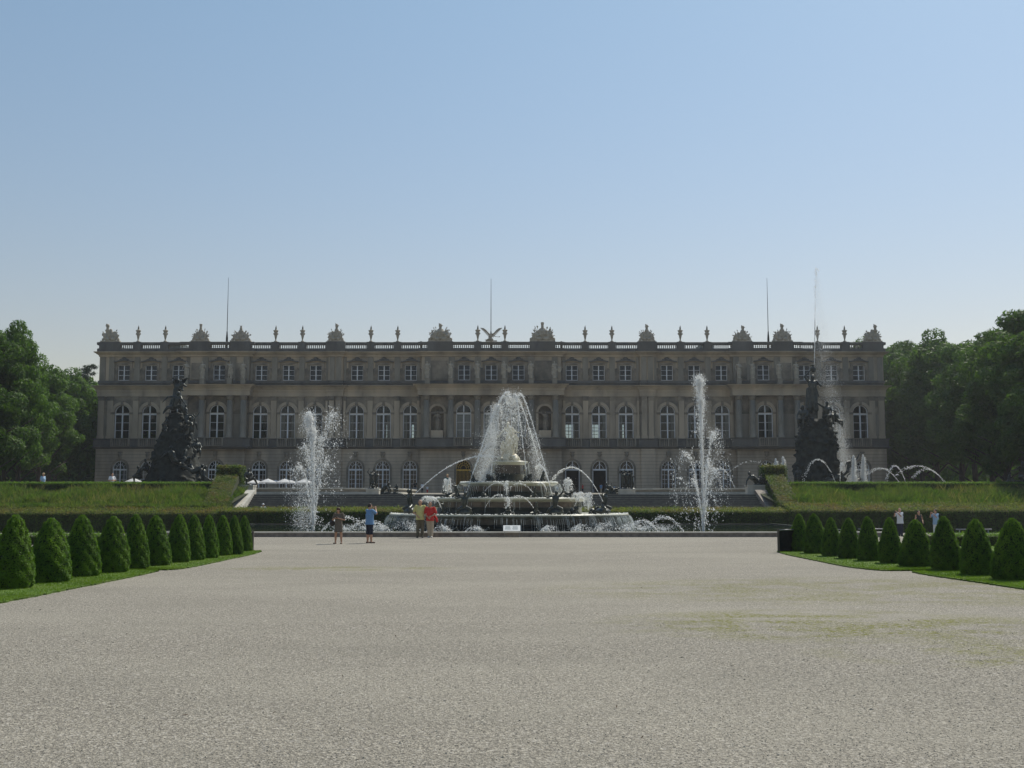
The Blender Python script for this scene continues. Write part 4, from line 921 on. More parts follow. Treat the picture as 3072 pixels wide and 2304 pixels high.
def flank(xb0, xb1, xt0, xt1, label):
    ox, oy, oz = (xb0+xb1)/2, 82, 1.2; o = empty('sloping_hedge', (ox, oy, oz), label, 'hedge', 'hedges climbing beside the stairs')
    zb_, zt_ = PZ(1513, 82)-oz, PZ(1424, 92)-oz; zz = PZ(1400, 92.2)-oz; a0, a1, b0, b1 = xb0-ox, xb1-ox, xt0-ox, xt1-ox
    v = [(a0+.08,0.1,-1.5),(a1-.08,.1,-1.5),(b1-.08,10,-1.5),(b0+.08,10,-1.5),(a0+.08,.1,zb_-.1),(a1-.08,.1,zb_-.1),(b1-.08,10,zt_-.1),(b0+.08,10,zt_-.1)]
    MB().add(v, [(0,3,2,1),(4,5,6,7),(0,1,5,4),(1,2,6,5),(2,3,7,6),(3,0,4,7)]).box(b0+.08,b1-.08,10.1,11.8,-1.5,zz-.1).build('inner_branches', M['soil'], o)
    sl = (b0-a0)
    b = [((a0,0,zb_),(a1-a0,0,0),(sl,10,zt_-zb_),(0,-.4,.9)), ((a0,0,zb_-.9),(a1-a0,0,0),(0,0,.9),(0,-1,.1)), ((b0,10,zt_),(b1-b0,0,0),(0,0,zz-zt_),(0,-1,.1)), ((b0,10,zz),(b1-b0,0,0),(0,1.8,0),(0,0,1)), ((b0,10,zz),(b1-b0,0,0),(0,0,.12),(0,0,1))]
    q, f = surface_leaves(b, 420, .07, gh); MB().add(q, f).build('sloping_top', M['flank'], o)
    b = [((a0,0,-.3),(b0-a0,10,1.6),(0,0,zb_+.3),(-1,0,0)), ((a1,0,-.3),(b1-a1,10,1.6),(0,0,zb_+.3),(1,0,0)),((b0,10,0),(0,1.8,0),(0,0,zz),(-1,0,0)),((b1,10,0),(0,1.8,0),(0,0,zz),(1,0,0))]
    q, f = surface_leaves(b, 380, .07, gh); MB().add(q, f).build('side_foliage', M['hedge'], o)
flank(-22.2, -20.5, -23.9, -22.0, 'light green hedge climbing the bank on the left side of the stairs')
flank(19.3, 20.7, 20.5, 22.2, 'light green hedge climbing the bank on the right side of the stairs')
# tall grass on the banks
def blades(X, Y, Z, h, w_, rng, lean=.35):
    n = len(X); a = rng.random(n)*2*PI; dx, dy = np.cos(a)*w_, np.sin(a)*w_*.6; hh = h*(.5+.9*rng.random(n)); lx, ly = rng.normal(size=(2, n))*lean*hh
    v = np.stack([np.stack([X-dx, Y-dy, Z-.02], 1), np.stack([X+dx, Y+dy, Z-.02], 1), np.stack([X+lx+dx*.5, Y+ly, Z+hh*.7], 1), np.stack([X+lx*1.5, Y+ly*1.5, Z+hh], 1)], 1).reshape(-1, 3)
    return v, (np.arange(n)*4)[:, None]+np.arange(4)[None]
gt = np.random.default_rng(31)
for x0, x1, lab in ((-46, -21.0, 'left'), (20.3, 47, 'right')):
    n = 60000; X = gt.uniform(x0, x1, n); Y = gt.uniform(80.9, 90.2, n); dens = .5+.5*np.sin(X*.9+1.3*np.sin(Y*.7)); cl = np.sin(X*2.3+3*np.sin(Y*1.1))*np.sin(Y*2.9+2*np.sin(X*1.7)); h = np.where(Y > 83, .14+.30*dens+.16*cl*(cl > 0), .2)*(.5+gt.random(n)); v, f = blades(X, Y, bank(X, Y), h, .045, gt)
    tag(MB().add(v, f).build('tall_grass', M['tall_grass']), f'unmown tall grass covering the {lab} bank between the hedges', 'grass', kind='stuff')
M['seed'] = leafmat('pale_seed_heads', (.20,.19,.09), (.13,.13,.055), .4, scale=1, rnd=0)
for x0, x1, lab in ((-46, -23, 'left'), (21.8, 47, 'right')):
    n = 3200; X = gt.uniform(x0, x1, n); Y = 90.2-gt.random(n)**1.6*8.5; k = np.sin(X*.8+2*np.sin(X*.31))+.6*np.sin(X*2.7) > -.1; X, Y = X[k], Y[k]; v, f = blades(X, Y, bank(X, Y)+.25, np.full(len(X), .42), .02, gt, .3)
    tag(MB().add(v, f).build('seed_heads', M['seed']), f'pale grass seed heads standing out of the tall grass on the {lab} bank', 'grass', kind='stuff')
# lawn blades
for k, (o_, i_) in enumerate(lawn_polys):
    n = 45000; A = np.array([p[:] for p in o_]); B = np.array([p[:] for p in i_]); sgm = gt.random(n)*(len(A)-1.001); j = sgm.astype(int); t = (sgm-j)[:, None]; u = (gt.random(n)**1.3)[:, None]
    P = (A[j]*(1-t)+A[j+1]*t)*(1-u)+(B[j]*(1-t)+B[j+1]*t)*u; v, f = blades(P[:, 0], P[:, 1], np.full(n, .03), .028, .006, gt, .5)
    tag(MB().add(v, f).build('short_grass', M['lawn_blade']), 'short mown grass of the lawn under the ' + ['near left','far left','far right','near right'][k] + ' cone bushes', 'grass', kind='stuff')

# clipped cones
def cone_parts(seed, wd):
    g = np.random.default_rng(seed); H = 1.0; prof = lambda t: wd*.5*np.interp(t, [0,.06,.2,.4,.6,.8,.93,1.0], [.82,.97,1.0,.93,.76,.50,.30,.09])
    ph = g.random(4)*6.28
    def rad(a, t): return prof(t)*(1+.045*np.sin(2*a+ph[0])+.03*np.sin(3*a+ph[1]+4*t)+.03*np.sin(7*t+ph[2]))
    n, m = 20, 14; v = []
    for i in range(m+1):
        t = i/m
        for k in range(n): a = 2*PI*k/n; r_ = rad(a, t)*.93; v.append((r_*math.cos(a)+.03*t, r_*math.sin(a), t*H*.98))
    core = MB().add(v, [(i*n+k, i*n+(k+1) % n, (i+1)*n+(k+1) % n, (i+1)*n+k) for i in range(m) for k in range(n)], 0, True)
    N = 17000; t = np.concatenate([1-np.sqrt(g.random(N)), g.random(N//12)*.25+.75]); a = g.random(len(t))*2*PI; r_ = rad(a, t)*(.93+.1*g.random(len(t)))
    r_ += .02*np.sin(a*9+ph[3])*np.sin(t*26)
    r_ *= .98; P = np.stack([r_*np.cos(a)+.03*t, r_*np.sin(a), t*H], 1); Nn = np.stack([np.cos(a), np.sin(a), np.full(len(t), .5)], 1)
    q, f = leaf_quads(P, Nn, .019, g, .6, .6); return core.mesh('inner_branches'), MB().add(q, f).mesh('foliage')
CV = [cone_parts(400+i, [.66,.60,.72,.62,.68][i]) for i in range(5)]
CL = [(32,1772,132,1549),(148,1753,130,1558),(244,1735,106,1548),(331,1722.5,103,1552),(404,1711,82,1546),(467,1701,87,1549),(532,1691,72,1546),(580.5,1684.6,69,1547),(626,1678,60,1547),(664,1670,58,1548),(702,1667,51,1549),(732.5,1656.7,49,1549)]
CR = [(2397,1656.7,60,1544),(2446.7,1663.6,68,1543),(2496,1672,59,1555),(2546.5,1679,64,1556),(2608,1686,68,1552.5),(2673,1693.6,72,1555),(2746.5,1704.5,93,1561.6),(2840.6,1716,92,1552.5),(2933,1730,103,1560),(3040,1746,118,1558)]
def cone(i, px, pb, wpx, pt, side, n):
    p = GP(px, pb); wd = wpx/FPX*p.y; Y = p.y+wd*.42; x = PX(px, pb, Y); H = PZ(pt, Y)
    dist = n-i if side == 'left' else i+1
    o = empty('cone_bush', (x, Y, .02), f'clipped cone bush in the {side} row, {ORD[dist-1]} counting from the fountain basin', 'topiary bush', f'clipped cone bushes in the {side} row', rz=i*2.1)
    c, f = CV[(i*3+(side == 'left')) % 5]; bw = [.66,.60,.72,.62,.68][(i*3+(side == 'left')) % 5]
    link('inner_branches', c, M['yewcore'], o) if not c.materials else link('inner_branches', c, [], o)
    link('foliage', f, M['yew'], o) if not f.materials else link('foliage', f, [], o)
    s = wd/bw; o.scale = (s, s, H)
for i, a in enumerate(CL): cone(i, *a, 'left', len(CL))
for i, a in enumerate(CR): cone(i, *a, 'right', len(CR))
# low box borders and side barriers
hedge_box('box_border', -27, -16.2, 45, 46.0, -.05, PZ(1606,45), 'low box border hedge behind the nearest left cone bushes', front='hedge', topm='hedge_top', dens=700, size=.035)
hedge_box('box_border', 16.2, 27.5, 43.5, 44.8, -.05, PZ(1606,43.5), 'low box border hedge behind the right cone bushes', front='hedge', topm='hedge_top', dens=700, size=.035)
# posts and dark fence panels at the two corners of the walk
for s, (px, pyb, pyt, lab) in {'r': (2336,1658,1590,'right'), 'l': (758,1652,1596,'left')}.items():
    p = GP(px, pyb); zt_ = PZ(pyt, p.y); k = 1 if s == 'r' else -1
    o = empty('fence_end', (p.x, p.y, 0), f'short fence end with a grey post at the {lab} edge of the gravel walk', 'fence', 'fence ends beside the walk')
    MB().box(-.03,.03,-.03,.03,-.02,zt_+.03).build('post', M['wood'], o)
    e = Vector((.75*k, .6, 0)) if s == 'r' else Vector((-.8, 1.0, 0))
    e0 = Vector((.05*k, .03, 0)); m = MB(); m.obox(e0+e*.5+Vector((0,0,zt_*.5)), e*.5, (.012*k, 0, 0), (0, 0, zt_*.5-.03)); m.build('panel', M['iron'], o)
    MB().tube([e0+Vector((0,0,zt_)), e0+e+Vector((0,0,zt_))], .018, 6).build('rail', M['steel'], o)
for i, (xa, xb, py) in enumerate(((2575,2660,1587),(2868,2975,1588))):
    Y = 60; a, b = PX(xa, py, Y), PX(xb, py, Y); zt_ = PZ(py, Y); o = empty('pipe_rail', ((a+b)/2, Y, -.5), f'low grey pipe barrier behind the right cone bushes, {"left" if i == 0 else "right"} one of the two', 'railing', 'low pipe barriers')
    h = zt_+.5; d = (b-a)/2; MB().tube([(-d,0,h),(d,0,h)], .03, 8).build('rail', M['steel'], o)
    for k in (-1, 1): MB().tube([(k*d*.8,0,-.05),(k*d*.8,0,h)], .025, 8).build('leg', M['steel'], o)
# ================================================================ TIERED FOUNTAIN
FX, FY = (1527-1536)/FPX*66, 66.0
pool = empty('fountain_pool', (0, 0, 0), 'wide round cornered pool with a low stone kerb around the tiered fountain', 'basin')
kz = PZ(1596, 54.3); kx0, kx1 = -18.0, 18.0
KB = MB()
SK = MB()
for (a, b, c, d) in ((kx0,kx1,54.3,54.75),(kx0,kx0+.45,54.75,78.4),(kx1-.45,kx1,54.75,78.4),(kx0,kx1,78.4,78.8)): (KB if c < 54.5 else SK).box(a, b, c, d, -.6 if c > 54.5 else -.05, kz-.05 if c < 54.5 else kz-.08)
KB.build('kerb', M['kerb'], pool); SK.build('side_kerb', M['darkmarble'], pool)
KT = MB()
KT.box(kx0-.05, kx1+.05, 54.25, 54.82, kz-.05, kz)
KT.build('coping', M['pale_kerb'], pool)
MB().box(kx0+.4, kx1-.4, 54.8, 78.5, -.3, kz-.14).build('water_surface', M['pool'], pool)
fo = empty('tiered_fountain', (FX, FY, kz-.15), 'four tiered marble fountain with pale rims in the middle of the round pool', 'fountain')
B0 = kz-.15
def rimz(py, r): return PZ(py, FY-r)-B0
R1, R2, R3, R4 = 6.9, 4.6, 2.88, 1.12
z1, z2, z3, z4 = rimz(1545,R1), rimz(1493,R2), rimz(1445,R3), rimz(1382,R4)
def tier(nm, r, zb, zt, drum, over=.28, mats=('darkmarble','redmarble'), N=64):
    h = zt-zb
    MB().lathe([(drum,zb-.05),(drum,zb+h*.35),(drum+.04,zb+h*.36),(drum+.04,zb+h*.42)], n=N, cap=False).build('drum_foot', M[mats[0]], fo)
    MB().lathe([(drum-.02,zb+h*.42),(drum-.02,zt-.22)], n=N, cap=False).build('drum', M[mats[1]], fo)
    MB().lathe([(drum-.05,zt-.24),(drum+.05,zt-.22),(r-.14,zt-.13),(r-.03,zt-.1),(r,zt-.06),(r-.03,zt-.01),(r-.12,zt),(r-.45,zt-.03),(.5,zt-.031)], n=N, cap=False).build('rim', M['rim'], fo)
tier('t1', R1, 0, z1, R1-.42, mats=('darkmarble','darkmarble')); tier('t2', R2, z1, z2, R2-.4); tier('t3', R3, z2, z3, R3-.36, mats=('darkmarble','redmarble')); tier('t4', R4, z3, z4, R4-.22)
MB().lathe([(.05,z4-.04),(R4-.1,z4-.03),(R4-.1,z4+.01),(.05,z4+.04)], n=24).build('pedestal_slab', M['rim'], fo)
# marble group on top: standing woman with two children at her knees, on rocks
stt = empty('marble_statue', (FX+.0, FY, B0+z4+.03), 'white marble woman with two children crowning the tiered fountain', 'statue')
Hs = 1.95; J = joints(Hs, head=(-.03,-.02,.925), chest=(.01,0,.73), neck=(-.01,-.01,.845), elR=(-.2,-.06,.70), wrR=(-.30,-.14,.58), elL=(.17,-.04,.70), wrL=(.26,-.12,.68), kneeL=(.08,-.1,.3), kneeR=(-.08,-.08,.3), hipL=(.06,0,.5), ankL=(.1,-.02,.08), ankR=(-.08,0,.08), look=(-.6,-.8,.2))
m = MB(); body_caps(m, J, Hs, 1.2, True, True)
rr = random.Random(9)
for i in range(12):
    a = 2*PI*i/12; m.cap((math.cos(a)*.11, math.sin(a)*.1, 1.05), (math.cos(a)*.20+.03, math.sin(a)*.17, .1), .06, .065, 7)
m.cap((.2,.05,1.5),(.32,0,.5),.09,.07,7); m.cap((-.1,-.13,1.1),(.25,-.18,.75),.07,.08,7); m.ell((-.06,.03,Hs*.955),(.1,.1,.09))
link('figure', m.fuse(.022, 1), M['marble'], stt, (0,0,.32))
def child(H, seed, **k):
    J = joints(H, head=(0,-.02,.9), **k); m = MB(); body_caps(m, J, H, 1.35, False, True); m.ell(J['head'], (.07*H,.07*H,.08*H)); return m.fuse(.02, 1)
link('child_figure', child(1.15, 1, elR=(-.2,-.02,.9), wrR=(-.12,-.02,1.05), elL=(.15,0,.68), wrL=(.05,-.1,.6)), M['marble'], stt, (.38,-.12,.42))
link('child_figure', child(.95, 2, elL=(.2,-.02,.85), wrL=(.22,-.04,1.0)), M['marble'], stt, (-.34,-.15,.25))
m = MB()
for i in range(26):
    a = rr.uniform(0, 6.28); d = rr.uniform(.1,.72); m.ell((math.cos(a)*d, math.sin(a)*d*.85, rr.uniform(.0,.38)*(1-d*.7)+.02), (rr.uniform(.14,.26), rr.uniform(.14,.24), rr.uniform(.1,.2)), (rr.random(), rr.random(), 0))
link('rock_base', m.fuse(.03, 1), M['marble'], stt)

# bronze frogs, lizards and half changed figures on the tiers
def frog(seed, h=.5, lizard=False):
    r = random.Random(seed); m = MB(); k = h/.5
    if lizard:
        m.cap((.1,.35,.08),(0,.05,.14),.06*k,.14*k); m.cap((0,.05,.14),(0,-.12,.62*k),.14*k,.09*k); m.ell((0,-.16,.72*k),(.09*k,.15*k,.08*k)); m.cap((0,-.2,.72*k),(0,-.36,.8*k),.06*k,.03*k,7)
        m.cap((.1,.35,.08),(.45,.5,.04),.06,.02,6)
    else:
        m.ell((0,.05,.2*k),(.2*k,.28*k,.17*k),(.7,0,0)); m.ell((0,-.18,.38*k),(.14*k,.17*k,.1*k),(.5,0,0)); m.cap((0,-.2,.4*k),(0,-.3,.47*k),.09*k,.06*k,7)
    for s in (-1, 1):
        m.cap((s*.12*k,-.08,.25*k),(s*.24*k,-.2,.03),.05*k,.035*k,7); m.cap((s*.18*k,.2,.15*k),(s*.34*k,.02,.12*k),.09*k,.06*k,7); m.cap((s*.34*k,.02,.12*k),(s*.32*k,.25,.03),.06*k,.04*k,7); m.ell((s*.07*k,-.17,.48*k),.035*k,n=6,m=5)
        for q in (-.04,0,.04): m.cap((s*.24*k,-.2,.03),((s*.24+q)*k,-.3,.02),.02,.012,5)
    return m.fuse(.02, 1)
frogs = [frog(i, .5, False) for i in range(2)] + [frog(5, .5, True)]
def changed_man(seed, H=1.25, arm='up', frogface=False):
    r = random.Random(seed)
    J = joints(H, pelvis=(0,.05,.3), chest=(.02,0,.55), neck=(.03,-.02,.68), head=(.05,-.05,.77), shL=(.15,0,.66), shR=(-.1,0,.66), hipL=(.08,.03,.28), hipR=(-.08,.03,.28), kneeL=(.24,-.1,.22), kneeR=(-.22,-.12,.2), ankL=(.2,.08,.04), ankR=(-.24,.06,.04),
               elL=(.26,-.05,.78), wrL=(.3,-.08,.98), elR=(-.26,-.05,.6), wrR=(-.38,-.1,.68)); m = MB(); body_caps(m, J, H, 1.3, False, True); m.ell((0,.1,.1*H),(.32*H,.26*H,.14*H)); m.ell(J['head'], (.065*H,.075*H,.075*H)); return m.fuse(.022, 1)
men = [changed_man(1), changed_man(2)]
FIG = []
def on_tier(px, py, r, zt, mesh, name, label, cat, sc=1, face=None, grp=None):
    """stands a figure on the ledge of the tier below; py only tells front from side"""
    x = PX(px, py, FY-r*.5); dx = max(-r*.985, min(r*.985, x-FX)); y = -math.sqrt(max(0, r*r-dx*dx)); x = PX(px, py, FY+y); dx = max(-r, min(r, x-FX))
    rz = math.atan2(dx, -y) if face is None else face
    o = link(name, mesh, M['bronze']) if not mesh.materials else link(name, mesh, [])
    o.location = (FX+dx, FY+y, B0+zt-.045); o.rotation_euler.z = rz; o.scale = (sc, sc, sc); tag(o, label, cat, grp); return o
F1, F2, F3 = (R1+R2)/2-.3, (R2+R3)/2-.22, (R3+R4)/2-.1
G = 'bronze frogs and lizards on the fountain tiers'
for i, (px, py, r, zt, mi, sc) in enumerate(((1225,1530,F1,z1,0,.9),(1331,1535,F1+.3,z1,2,.8),(1525,1532,F1+.2,z1,0,.9),(1608,1535,F1+.3,z1,2,.9),(1722,1532,F1,z1,0,1.0),(1782,1535,F1,z1,0,.9))):
    on_tier(px, py, r, zt, frogs[mi], 'bronze_frog', f'bronze frog or lizard spouting on the lowest fountain tier, {ORD[i]} of six from the left', 'sculpture', sc, grp=G)
for i, (px, py, r, zt, mi, sc) in enumerate(((1343,1480,F2,z2,0,1.0),(1372,1480,F2,z2,2,.95),(1603,1485,F2,z2,2,.75),(1452,1485,F2,z2,0,.7),(1708,1480,F2,z2,0,1.0))):
    on_tier(px, py, r, zt, frogs[mi], 'bronze_frog', f'bronze frog or lizard on the second fountain tier, {ORD[i]} of five from the left', 'sculpture', sc, grp=G)
for i, (px, py, r, zt, mi, sc) in enumerate(((1420,1430,F3+.5,z3,2,.85),(1470,1430,F3,z3,0,.95),(1584,1430,F3,z3,0,1.0),(1626,1430,F3+.5,z3,2,.85))):
    on_tier(px, py, r, zt, frogs[mi], 'bronze_frog', f'bronze frog or lizard on the third fountain tier, {ORD[i]} of four from the left', 'sculpture', sc, grp=G)
for i, (px, r, sc, mi, lab) in enumerate(((1228,F1+.75,1.35,0,'at the left end of the lowest tier'),(1392,F1+.1,1.2,0,'on the lowest tier left of the sign'),(1665,F1+.1,1.25,1,'on the lowest tier right of the sign'),(1815,F1+.75,1.35,1,'at the right end of the lowest tier'))):
    on_tier(px, 1530, r, z1, men[mi], 'bronze_figure', 'crouching bronze man turning into a frog ' + lab, 'statue', sc, face=(0 if 1 <= i <= 2 else None), grp='bronze changing men on the lowest tier')
# turtles in the pool
tm = MB().ell((0,.05,.02),(.3,.38,.2)).cap((0,-.25,.1),(0,-.5,.3),.09,.06).cap((.2,-.2,.02),(.4,-.35,0),.08,.05).cap((-.2,-.2,.02),(-.4,-.35,0),.08,.05).cap((.2,.3,.02),(.36,.5,0),.07,.04).cap((-.2,.3,.02),(-.36,.5,0),.07,.04).fuse(.025,1)
TUR = [(1160,1594),(1252,1594),(1350,1594),(1446,1594),(1628,1594),(1722,1594),(1790,1594),(1870,1594)]
for i, (px, py) in enumerate(TUR):
    Y = 57.6+.25*abs(i-3.5); o = link('bronze_turtle', tm, M['bronze'] if i == 0 else []); o.location = (PX(px, py, Y), Y, kz-.16); o.rotation_euler.z = (.9 if i < 4 else -.9); o.scale = (.85,.85,.9)
    tag(o, f'dark bronze turtle in the pool water before the fountain, {ORD[i]} of eight from the left', 'sculpture', 'bronze turtles in the pool')

# ================================================================ WATER
gw = np.random.default_rng(77)
def droplets(P, V, size, stretch=2.0, rng=gw):
    """each drop is a small elongated eight faced bead lying along its path"""
    n = len(P); V = V/(np.linalg.norm(V, axis=1, keepdims=True)+1e-9); t = rng.normal(size=(n, 3)); u = np.cross(V, t); u /= np.linalg.norm(u, axis=1, keepdims=True)+1e-9; w_ = np.cross(V, u)
    s = np.asarray(size)*np.ones(n); s = (s*np.exp(rng.normal(size=n)*.35))[:, None]; st = stretch*(.6+.8*rng.random(n))[:, None]
    v = np.stack([P+V*s*st, P-V*s*st, P+u*s, P-u*s, P+w_*s, P-w_*s], 1).reshape(-1, 3)
    f = np.array([(0,2,4),(0,4,3),(0,3,5),(0,5,2),(1,4,2),(1,3,4),(1,5,3),(1,2,5)]); f = (np.arange(n)*6)[:, None, None]+f[None]
    return v, f.reshape(-1, 3)
GR = 9.81
def water(name, arrs, label, cat='water jet', group=None, m='spray'):
    mb = MB()
    for v, f in arrs: mb.add(v, f)
    c = np.concatenate(mb.v); o_ = c.mean(0); o_[2] = c[:, 2].min()
    for a in mb.v: a -= o_.astype(np.float32)
    o = mb.build(name, M[m]); o.location = tuple(float(q) for q in o_); return tag(o, label, cat, group)
def arc3(p0, apex, frac_end, n, s0, s1, size, clump=0, rng=gw, pulse=0, stretch=2.2, air=0):
    """ballistic jet from p0 whose highest point is apex, followed for frac_end times the rise"""
    p0, apex = np.array(p0), np.array(apex); h = max(.01, apex[2]-p0[2]); T = math.sqrt(2*h/GR); vh = (apex-p0)/T; vh[2] = 0; vz = GR*T
    t = rng.random(n)*T*frac_end
    if pulse: t = t + .35/pulse*np.sin(t*pulse*2*PI/T)*T/pulse
    P = p0+vh*t[:, None]; P[:, 2] = p0[2]+vz*t-.5*GR*t*t
    if air:      # drag straightens the rising part
        q = np.clip((P[:, 2]-p0[2])/h, 0, 1); up_ = t < T; fr = t/T; nf = np.where(up_, (1-air)*fr+air*q, 1+(fr-1)*(1-air)); P[:, :2] = p0[:2]+(apex-p0)[:2]*nf[:, None]
    V = np.tile(vh, (n, 1)); V[:, 2] = vz-GR*t
    sp = (s0+(s1-s0)*(t/(T*frac_end))**1.3)[:, None]; P += rng.normal(size=(n, 3))*sp; return droplets(P, V, size, stretch)
def plume(p0, H, tilt, n, cone_, size, fall=1.0, wind=(.5,0), tmax=1.0, rng=gw, power=1.0, vmin=.55):
    """upright jet: drops leave with differing speeds, rise, drift with the wind and fall back"""
    v0 = math.sqrt(2*GR*H)*(vmin+(1-vmin)*rng.random(n)**power); T = v0/GR; t = T*2*rng.random(n)**.9*tmax*fall
    a = rng.normal(size=(n, 2))*cone_; V0 = np.stack([v0*(a[:, 0]+tilt[0]), v0*(a[:, 1]+tilt[1]), v0], 1)
    P = np.array(p0)+V0*t[:, None]; P[:, 2] -= .5*GR*t*t; P[:, 0] += .5*wind[0]*t*t; P[:, 1] += .5*wind[1]*t*t; V = V0.copy(); V[:, 2] -= GR*t
    k = P[:, 2] > p0[2]-.02; return droplets(P[k], V[k], size*(1 if np.isscalar(size) else 1), 1.6)
def column(p0, p1, n, r0, r1, size, rng=gw, stretch=2.5, pw=1.0):
    p0, p1 = np.array(p0), np.array(p1); t = rng.random(n)**pw; P = p0+(p1-p0)*t[:, None]; P[:, :2] += rng.normal(size=(n, 2))*(r0+(r1-r0)*t)[:, None]; return droplets(P, np.tile(p1-p0, (n, 1)), size, stretch)
def P3(px, py, Y): return tuple(PP(px, py, Y))
# tall jet left of the fountain: a leaning ragged column with a second cloud of drops beside it
YJ = 62.0
def pathcol(pts, n, size, stretch=1.8, rng=gw):
    """drops strewn along a wandering jet; pts: (photo x, photo y, half width in photo px, weight)"""
    A = np.array([P3(x, y, YJ) for x, y, w_, k in pts]); W = np.array([w_ for *_, w_, k in pts])*YJ/FPX; K = np.array([k for *_, k in pts], float); K = np.cumsum(K[:-1]); K = np.concatenate([[0], K/K[-1]])
    u = rng.random(n); s = np.interp(u, K, np.arange(len(A))); i = np.minimum(s.astype(int), len(A)-2); t = (s-i)[:, None]; P = A[i]*(1-t)+A[i+1]*t; w_ = W[i]*(1-t[:, 0])+W[i+1]*t[:, 0]
    # drops gather in gouts
    g_ = rng.normal(size=(n, 3))*w_[:, None]*.55; P = P+g_; V = (A[i]-A[i+1])+rng.normal(size=(n, 3))*.6; return droplets(P, V, size, stretch)
def gouts(pts, ng, per, size, gr=.07, rng=gw):
    A = np.array([P3(x, y, YJ) for x, y, w_, k in pts]); W = np.array([w_ for *_, w_, k in pts])*YJ/FPX; K = np.array([k for *_, k in pts], float); K = np.cumsum(K[:-1]); K = np.concatenate([[0], K/K[-1]])
    u = rng.random(ng); s = np.interp(u, K, np.arange(len(A))); i = np.minimum(s.astype(int), len(A)-2); t = (s-i)[:, None]; Cc = A[i]*(1-t)+A[i+1]*t; w_ = W[i]*(1-t[:, 0])+W[i+1]*t[:, 0]
    Cc = Cc+rng.normal(size=(ng, 3))*w_[:, None]*.6; P = np.repeat(Cc, per, 0)+rng.normal(size=(ng*per, 3))*gr*np.array([.7,.7,1.5]); V = np.tile([0,0,1.], (len(P), 1))+rng.normal(size=(len(P), 3))*.5; return droplets(P, V, size, 1.6)
YB = 1594
lj = [(926,1238,4,2),(930,1262,9,5),(932,1300,16,5),(934,1350,26,5),(938,1410,33,5),(940,1470,34,6),(941,1530,26,6),(938,YB,17,0)]
lj2 = [(1002,1226,12,1),(990,1270,24,2),(1005,1320,30,3),(990,1370,34,4),(965,1430,45,3),(950,1500,50,0)]
ljs = [(883,1380,14,1),(890,1440,24,2),(893,1500,30,3),(898,1560,30,3),(902,YB,28,0)]
lcore = [(926,1238,3,2),(931,1300,6,3),(936,1400,7,3),(938,1500,9,4),(938,YB,11,0)]
def fan(base, tops, k=1.0):
    out = []
    for (px, pt, n, s1, fe) in tops:
        b = P3(*base, YJ); a = np.array(P3(px, pt, YJ)); a[1] += gw.normal()*.25
        out.append(arc3(b, a, 1.0, int(n*.55*k), .012, s1*.32, .0135, stretch=3)); out.append(arc3(b, a, fe, int(n*k), .03, s1, .0125, stretch=1.8)); out.append(arc3(b, a, fe, int(n*1.6*k), .05, s1*1.2, .0065))
    return out
water('tall_water_jet', fan((940,YB), [(926,1246,1900,.22,1.4),(998,1240,420,.36,1.55),(965,1310,380,.30,1.7),(894,1400,330,.24,1.8),(912,1340,420,.24,1.7),(980,1390,260,.34,1.8),(940,1290,700,.22,1.6)]) + [gouts(lj, 110, 6, .018), gouts(lj2, 70, 4, .016, .09), gouts(ljs, 45, 5, .017), pathcol([(915,1440,20,1),(905,1520,30,2),(910,YB,30,0)], 5000, .0062), gouts([(922,1250,7,1),(930,1290,14,0)], 26, 5, .014), gouts([(1000,1235,16,1),(990,1300,26,0)], 40, 4, .013)],
      'ragged tall water jet left of the tiered fountain, shorter of the two', 'water jet', 'tall jets in the pool')
rj = [(2097,1128,4,2),(2096,1165,8,5),(2098,1220,13,5),(2100,1290,18,5),(2103,1360,24,5),(2106,1430,30,5),(2108,1500,32,6),(2110,1550,22,5),(2111,YB,12,0)]
rj2 = [(2142,1290,9,1),(2145,1340,18,2),(2150,1400,28,3),(2150,1460,34,4),(2135,1530,34,2),(2120,YB,22,0)]
rjs = [(2052,1350,10,1),(2045,1390,22,2),(2038,1440,26,2),(2050,1500,30,2),(2075,1560,26,2),(2095,YB,16,0)]
rcore = [(2097,1128,3,2),(2098,1200,6,3),(2102,1300,5,3),(2105,1400,6,3),(2108,1500,7,4),(2111,YB,9,0)]
water('tall_water_jet', fan((2111,YB), [(2097,1138,2000,.19,1.3),(2143,1298,520,.28,1.7),(2053,1362,330,.22,1.8),(2122,1390,380,.26,1.8),(2101,1200,1200,.20,1.5),(2080,1440,260,.22,1.9),(2152,1410,240,.25,1.8)]) + [gouts(rj, 110, 6, .017), gouts([(2095,1134,5,1),(2098,1175,10,0)], 24, 5, .013), gouts(rj2, 80, 5, .016, .08), gouts(rjs, 45, 5, .016)],
      'ragged tall water jet right of the tiered fountain, taller of the two', 'water jet', 'tall jets in the pool')
# crown of jets over the marble statue
GJ = 'arching jets of the tiered fountain'
CJ = [((1398,1482),(1520,1178),1.25,63.2),((1419,1418),(1512,1190),1.3,65.2),((1655,1480),(1560,1182),1.28,63.0),((1624,1408),(1548,1190),1.3,65.2),((1579,1413),(1545,1184),1.35,63.8),((1473,1420),(1500,1215),1.4,63.8)]
mist = lambda pts, n, size=.0075: None
for i, (a, b, fe, Y) in enumerate(CJ):
    pa = P3(*a, Y); pb = P3(*b, 65.6)
    water('arching_jet', [arc3(pa, pb, fe, 640, .006, .05, .0115, stretch=2.8, air=.6), arc3(pa, pb, fe*1.2, 300, .03, .2, .009, air=.6)], f'thin jet shooting up towards the marble statue from below, {ORD[i]} of the six steep ones' if False else 'steep jet meeting above the marble statue, from ' + ['the left bronze man on the lowest tier','the left lizard beside the pedestal','the right bronze man on the lowest tier','the right lizard beside the pedestal','the frog right of the pedestal','the frog left of the pedestal'][i], 'water jet', GJ)
